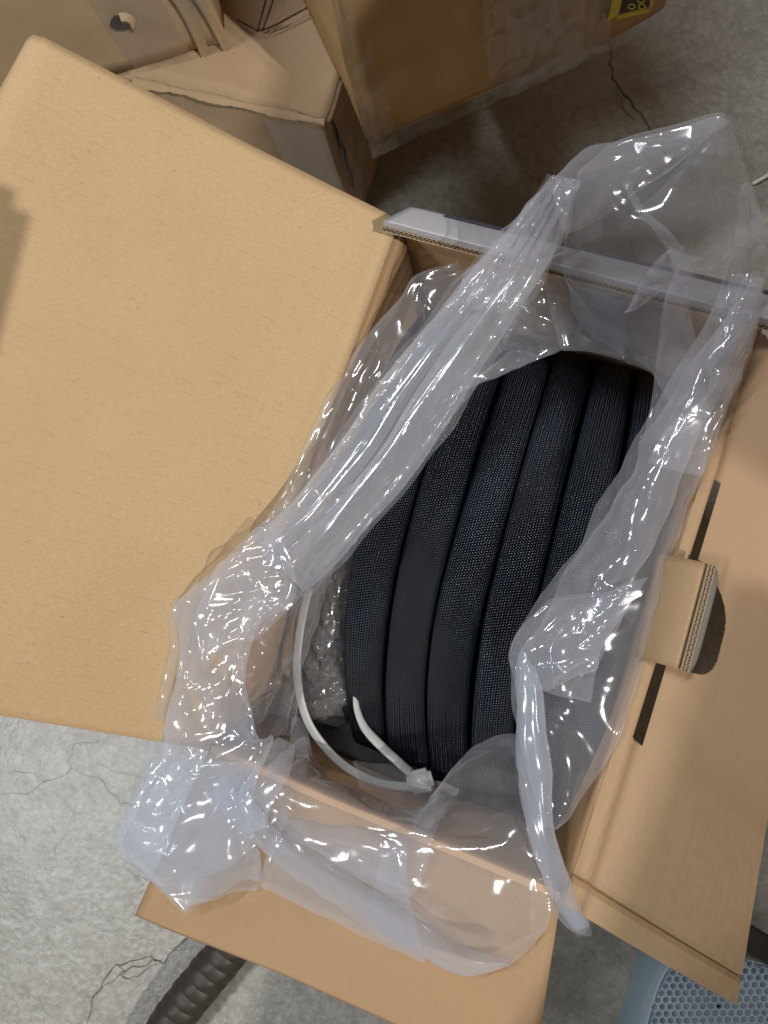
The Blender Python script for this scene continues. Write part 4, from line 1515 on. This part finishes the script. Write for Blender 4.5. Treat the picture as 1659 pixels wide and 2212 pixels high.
# ------------------------------------------------------------------ blue mesh fabric at the lower right
m_, nt_, out_ = new_mat('pale_blue_fabric')
g = NT(nt_)
tc = g.n('ShaderNodeTexCoord')
wv1 = g.n('ShaderNodeTexWave'); wv1.inputs['Scale'].default_value = 160; g.l(tc.outputs['Object'], wv1.inputs['Vector'])
nb = g.bump(g.noise(tc.outputs['Object'], 400, 3, .6), 0.0006, 0.8)
c = g.mix(g.noise(tc.outputs['Object'], 25, 4, .6), (0.22, 0.30, 0.34), (0.31, 0.39, 0.43))
g.l(g.bsdf(c, 0.8, 0.2, nb), out_.inputs[0])
M['bluefab'] = m_
M['meshfab'] = simple('grey_mesh_fabric', (0.26, 0.31, 0.36), 0.75, 0.2, 250, 0.0006, 0.15)
M['meshhole'] = simple('mesh_backing', (0.15, 0.18, 0.21), 0.9, 0.1, 200)
seat = thing('mesh_seat_pad', 'pale blue seat pad with a grey honeycomb mesh top under the right flap', 'seat pad', tuple(at(1560, 2160, 0.06)))
zt = 0.10
o_pts = [at(1388, 2212, zt), at(1405, 2150, zt), at(1432, 2090, zt), at(1465, 2060, zt), at(1520, 2050, zt), at(1600, 2062, zt), at(1700, 2090, zt), at(1800, 2130, zt), at(1800, 2400, zt), at(1370, 2400, zt)]
cen = sum(o_pts) / len(o_pts)
ringn = 60
outl = catmull(np.array(o_pts + [o_pts[0]]), ringn + 1)[:-1]
V = []; lay = [(-.09, 1.0), (-.05, 1.02), (-.015, 1.02), (-.004, 1.0), (0, .98), (.004, .97), (.006, .95), (.003, .93)]
for dz, sc in lay:
    for q in outl:
        p = cen + (q - cen) * sc; p = p.copy(); p[2] = zt + dz
        V.append(p)
F = grid_faces(len(lay), ringn, True)
part('rim', mesh('rim', V, F), M['bluefab'], seat)
V = []
for sc, dz in ((.935, .001), (.6, .006), (.3, .008), (.02, .009)):
    for q in outl:
        p = cen + (q - cen) * sc; p = p.copy(); p[2] = zt + dz
        V.append(p)
part('backing', mesh('backing', V, grid_faces(4, ringn, True)), M['meshhole'], seat)
# honeycomb cords, real strands above the backing
V = []; F = []
ex2 = at(1500, 2100, zt) - at(1400, 2160, zt); ex2 /= np.linalg.norm(ex2); ey2 = np.array((-ex2[1], ex2[0], 0))
org = at(1520, 2120, zt)
from_c = lambda p: p


def inside(p):
    q = (p - cen)[:2]
    best = False
    n = len(outl)
    for i in range(n):
        a = (outl[i] - cen)[:2] * .93; b = (outl[(i + 1) % n] - cen)[:2] * .93
        if (a[1] > q[1]) != (b[1] > q[1]) and q[0] < (b[0] - a[0]) * (q[1] - a[1]) / (b[1] - a[1]) + a[0]:
            best = not best
    return best


rr_ = 0.0048
sx_, sy_ = rr_ * 1.5, rr_ * math.sqrt(3)
for i in range(-40, 60):
    for j in range(-34, 34):
        p = org + ex2 * (i * sx_) + ey2 * (j * sy_ * .9 + (0.45 * sy_ if i % 2 else 0)) + np.array((0, 0, .0085))
        if not inside(p): continue
        b = len(V)
        for sc, dz in ((1.0, 0.0012), (0.80, 0.0012), (0.60, -0.0012)):
            for k in range(6):
                a = k * PI / 3
                V.append(p + ex2 * math.cos(a) * rr_ * sc + ey2 * math.sin(a) * rr_ * sc * .9 + np.array((0, 0, dz)))
        for q in (0, 6):
            for k in range(6):
                F.append((b + q + k, b + q + (k + 1) % 6, b + q + 6 + (k + 1) % 6, b + q + 6 + k))
o = part('mesh_cords', mesh('mesh_cords', V, F, False), M['meshfab'], seat)
tag(o, kind='stuff')

# black strap lying on the floor beyond the right flap
st_ = thing('black_strap', 'black strap end lying on the floor beside the pale blue seat pad', 'strap', tuple(at(1650, 2045, 0.1)))
part('webbing', tube('webbing', [at(1600, 2015, .135), at(1640, 2040, .135), at(1680, 2062, .13), at(1740, 2090, .13)], 0.013, 20, 10, 0.3), M['black'], st_)

# pale scrap on the floor at the right edge
sc_ = link('plastic_scrap', tube('plastic_scrap', [at(1625, 397, .003), at(1642, 388, .005), at(1662, 376, .004), at(1700, 350, .004)], 0.0026, 14, 8, 0.5), M['whiteline'])
tag(sc_, 'thin white straw lying on the floor at the right edge beyond the bag', 'straw')

# the phone that takes the picture, held level with the lens
ph_ = thing('held_phone', 'phone held above the open box, its rounded corner shading the lid at the left edge', 'phone', (0, 0, 0))
bm = bmesh.new()
bmesh.ops.create_cube(bm, size=1)
for v in bm.verts:
    v.co = Vector((v.co.x * 0.075, v.co.y * 0.150, v.co.z * 0.008))
ve = [e for e in bm.edges if abs((e.verts[0].co - e.verts[1].co).z) > 0.001]
bmesh.ops.bevel(bm, geom=ve, offset=0.012, segments=6, affect='EDGES')
me = bpy.data.meshes.new('phone_body'); bm.to_mesh(me); bm.free()
off = Matrix.Rotation(math.radians(-14), 4, 'Z') @ Matrix.Translation((-0.030, -0.058, 0.012))
me.transform(cam.matrix_world @ off)
part('phone_body', me, M['phone'], ph_)

# the person holding the phone, leaning over the box from its near right corner
pr = thing('person', 'person in a dark jacket leaning over the open box and holding up the phone', 'person', (0.30, -1.0, 0.0))
jn = {'pelvis': ((.30, -1.02, .92), .15), 'waist': ((.29, -.95, 1.08), .14), 'chest': ((.27, -.80, 1.30), .165), 'neckbase': ((.26, -.66, 1.44), .085),
      'neck': ((.26, -.60, 1.49), .058), 'head0': ((.26, -.53, 1.54), .082), 'head1': ((.26, -.47, 1.60), .090), 'head2': ((.26, -.45, 1.67), .060),
      'shl': ((.09, -.72, 1.40), .062), 'ell': ((.02, -.42, 1.19), .045), 'wrl': ((.03, -.16, 1.06), .029), 'hal': ((.050, -.075, 1.035), .028),
      'shr': ((.45, -.74, 1.40), .062), 'elr': ((.52, -.80, 1.10), .045), 'wrr': ((.50, -.66, .88), .029), 'har': ((.49, -.62, .81), .030),
      'hil': ((.20, -1.06, .88), .095), 'knl': ((.20, -.92, .48), .062), 'anl': ((.20, -1.06, .08), .042), 'tol': ((.20, -.90, .035), .034),
      'hir': ((.40, -1.06, .88), .095), 'knr': ((.42, -.92, .48), .062), 'anr': ((.43, -1.06, .08), .042), 'tor': ((.44, -.90, .035), .034)}
ed = [('pelvis', 'waist'), ('waist', 'chest'), ('chest', 'neckbase'), ('neckbase', 'neck'), ('neck', 'head0'), ('head0', 'head1'), ('head1', 'head2'),
      ('chest', 'shl'), ('shl', 'ell'), ('ell', 'wrl'), ('wrl', 'hal'), ('chest', 'shr'), ('shr', 'elr'), ('elr', 'wrr'), ('wrr', 'har'),
      ('pelvis', 'hil'), ('hil', 'knl'), ('knl', 'anl'), ('anl', 'tol'), ('pelvis', 'hir'), ('hir', 'knr'), ('knr', 'anr'), ('anr', 'tor')]
for h_, sx in (('hal', 1), ('har', -1)):
    b0_ = np.array(jn[h_][0])
    for k in range(5):
        base = b0_ + np.array((0.006 * sx, -0.010 + 0.019 * (k - 1) * .9, 0.0))
        L_f = (.030, .040, .044, .040, .032)[k]
        prev = h_
        for q in range(3):
            n__ = f'{h_}f{k}{q}'
            jn[n__] = (tuple(base + np.array((sx * L_f * (q + 1) * .42, 0.030 + .004 * q if k == 0 else .004 * q, -0.004 * q * q - .002))), .0085 - .0012 * q)
            ed.append((prev, n__)); prev = n__
names = list(jn)
me = bpy.data.meshes.new('body')
me.from_pydata([jn[n][0] for n in names], [(names.index(a), names.index(b)) for a, b in ed], [])
M['jacket'] = simple('dark_jacket_cloth', (0.05, 0.055, 0.07), 0.85, 0.2, 90)
po = part('body', me, M['jacket'], pr)
sk = po.modifiers.new('skin', 'SKIN')
for i, n in enumerate(names):
    me.skin_vertices[0].data[i].radius = (jn[n][1], jn[n][1])
me.skin_vertices[0].data[0].use_root = True
sk.use_smooth_shade = True
po.modifiers.new('sub', 'SUBSURF').render_levels = 1
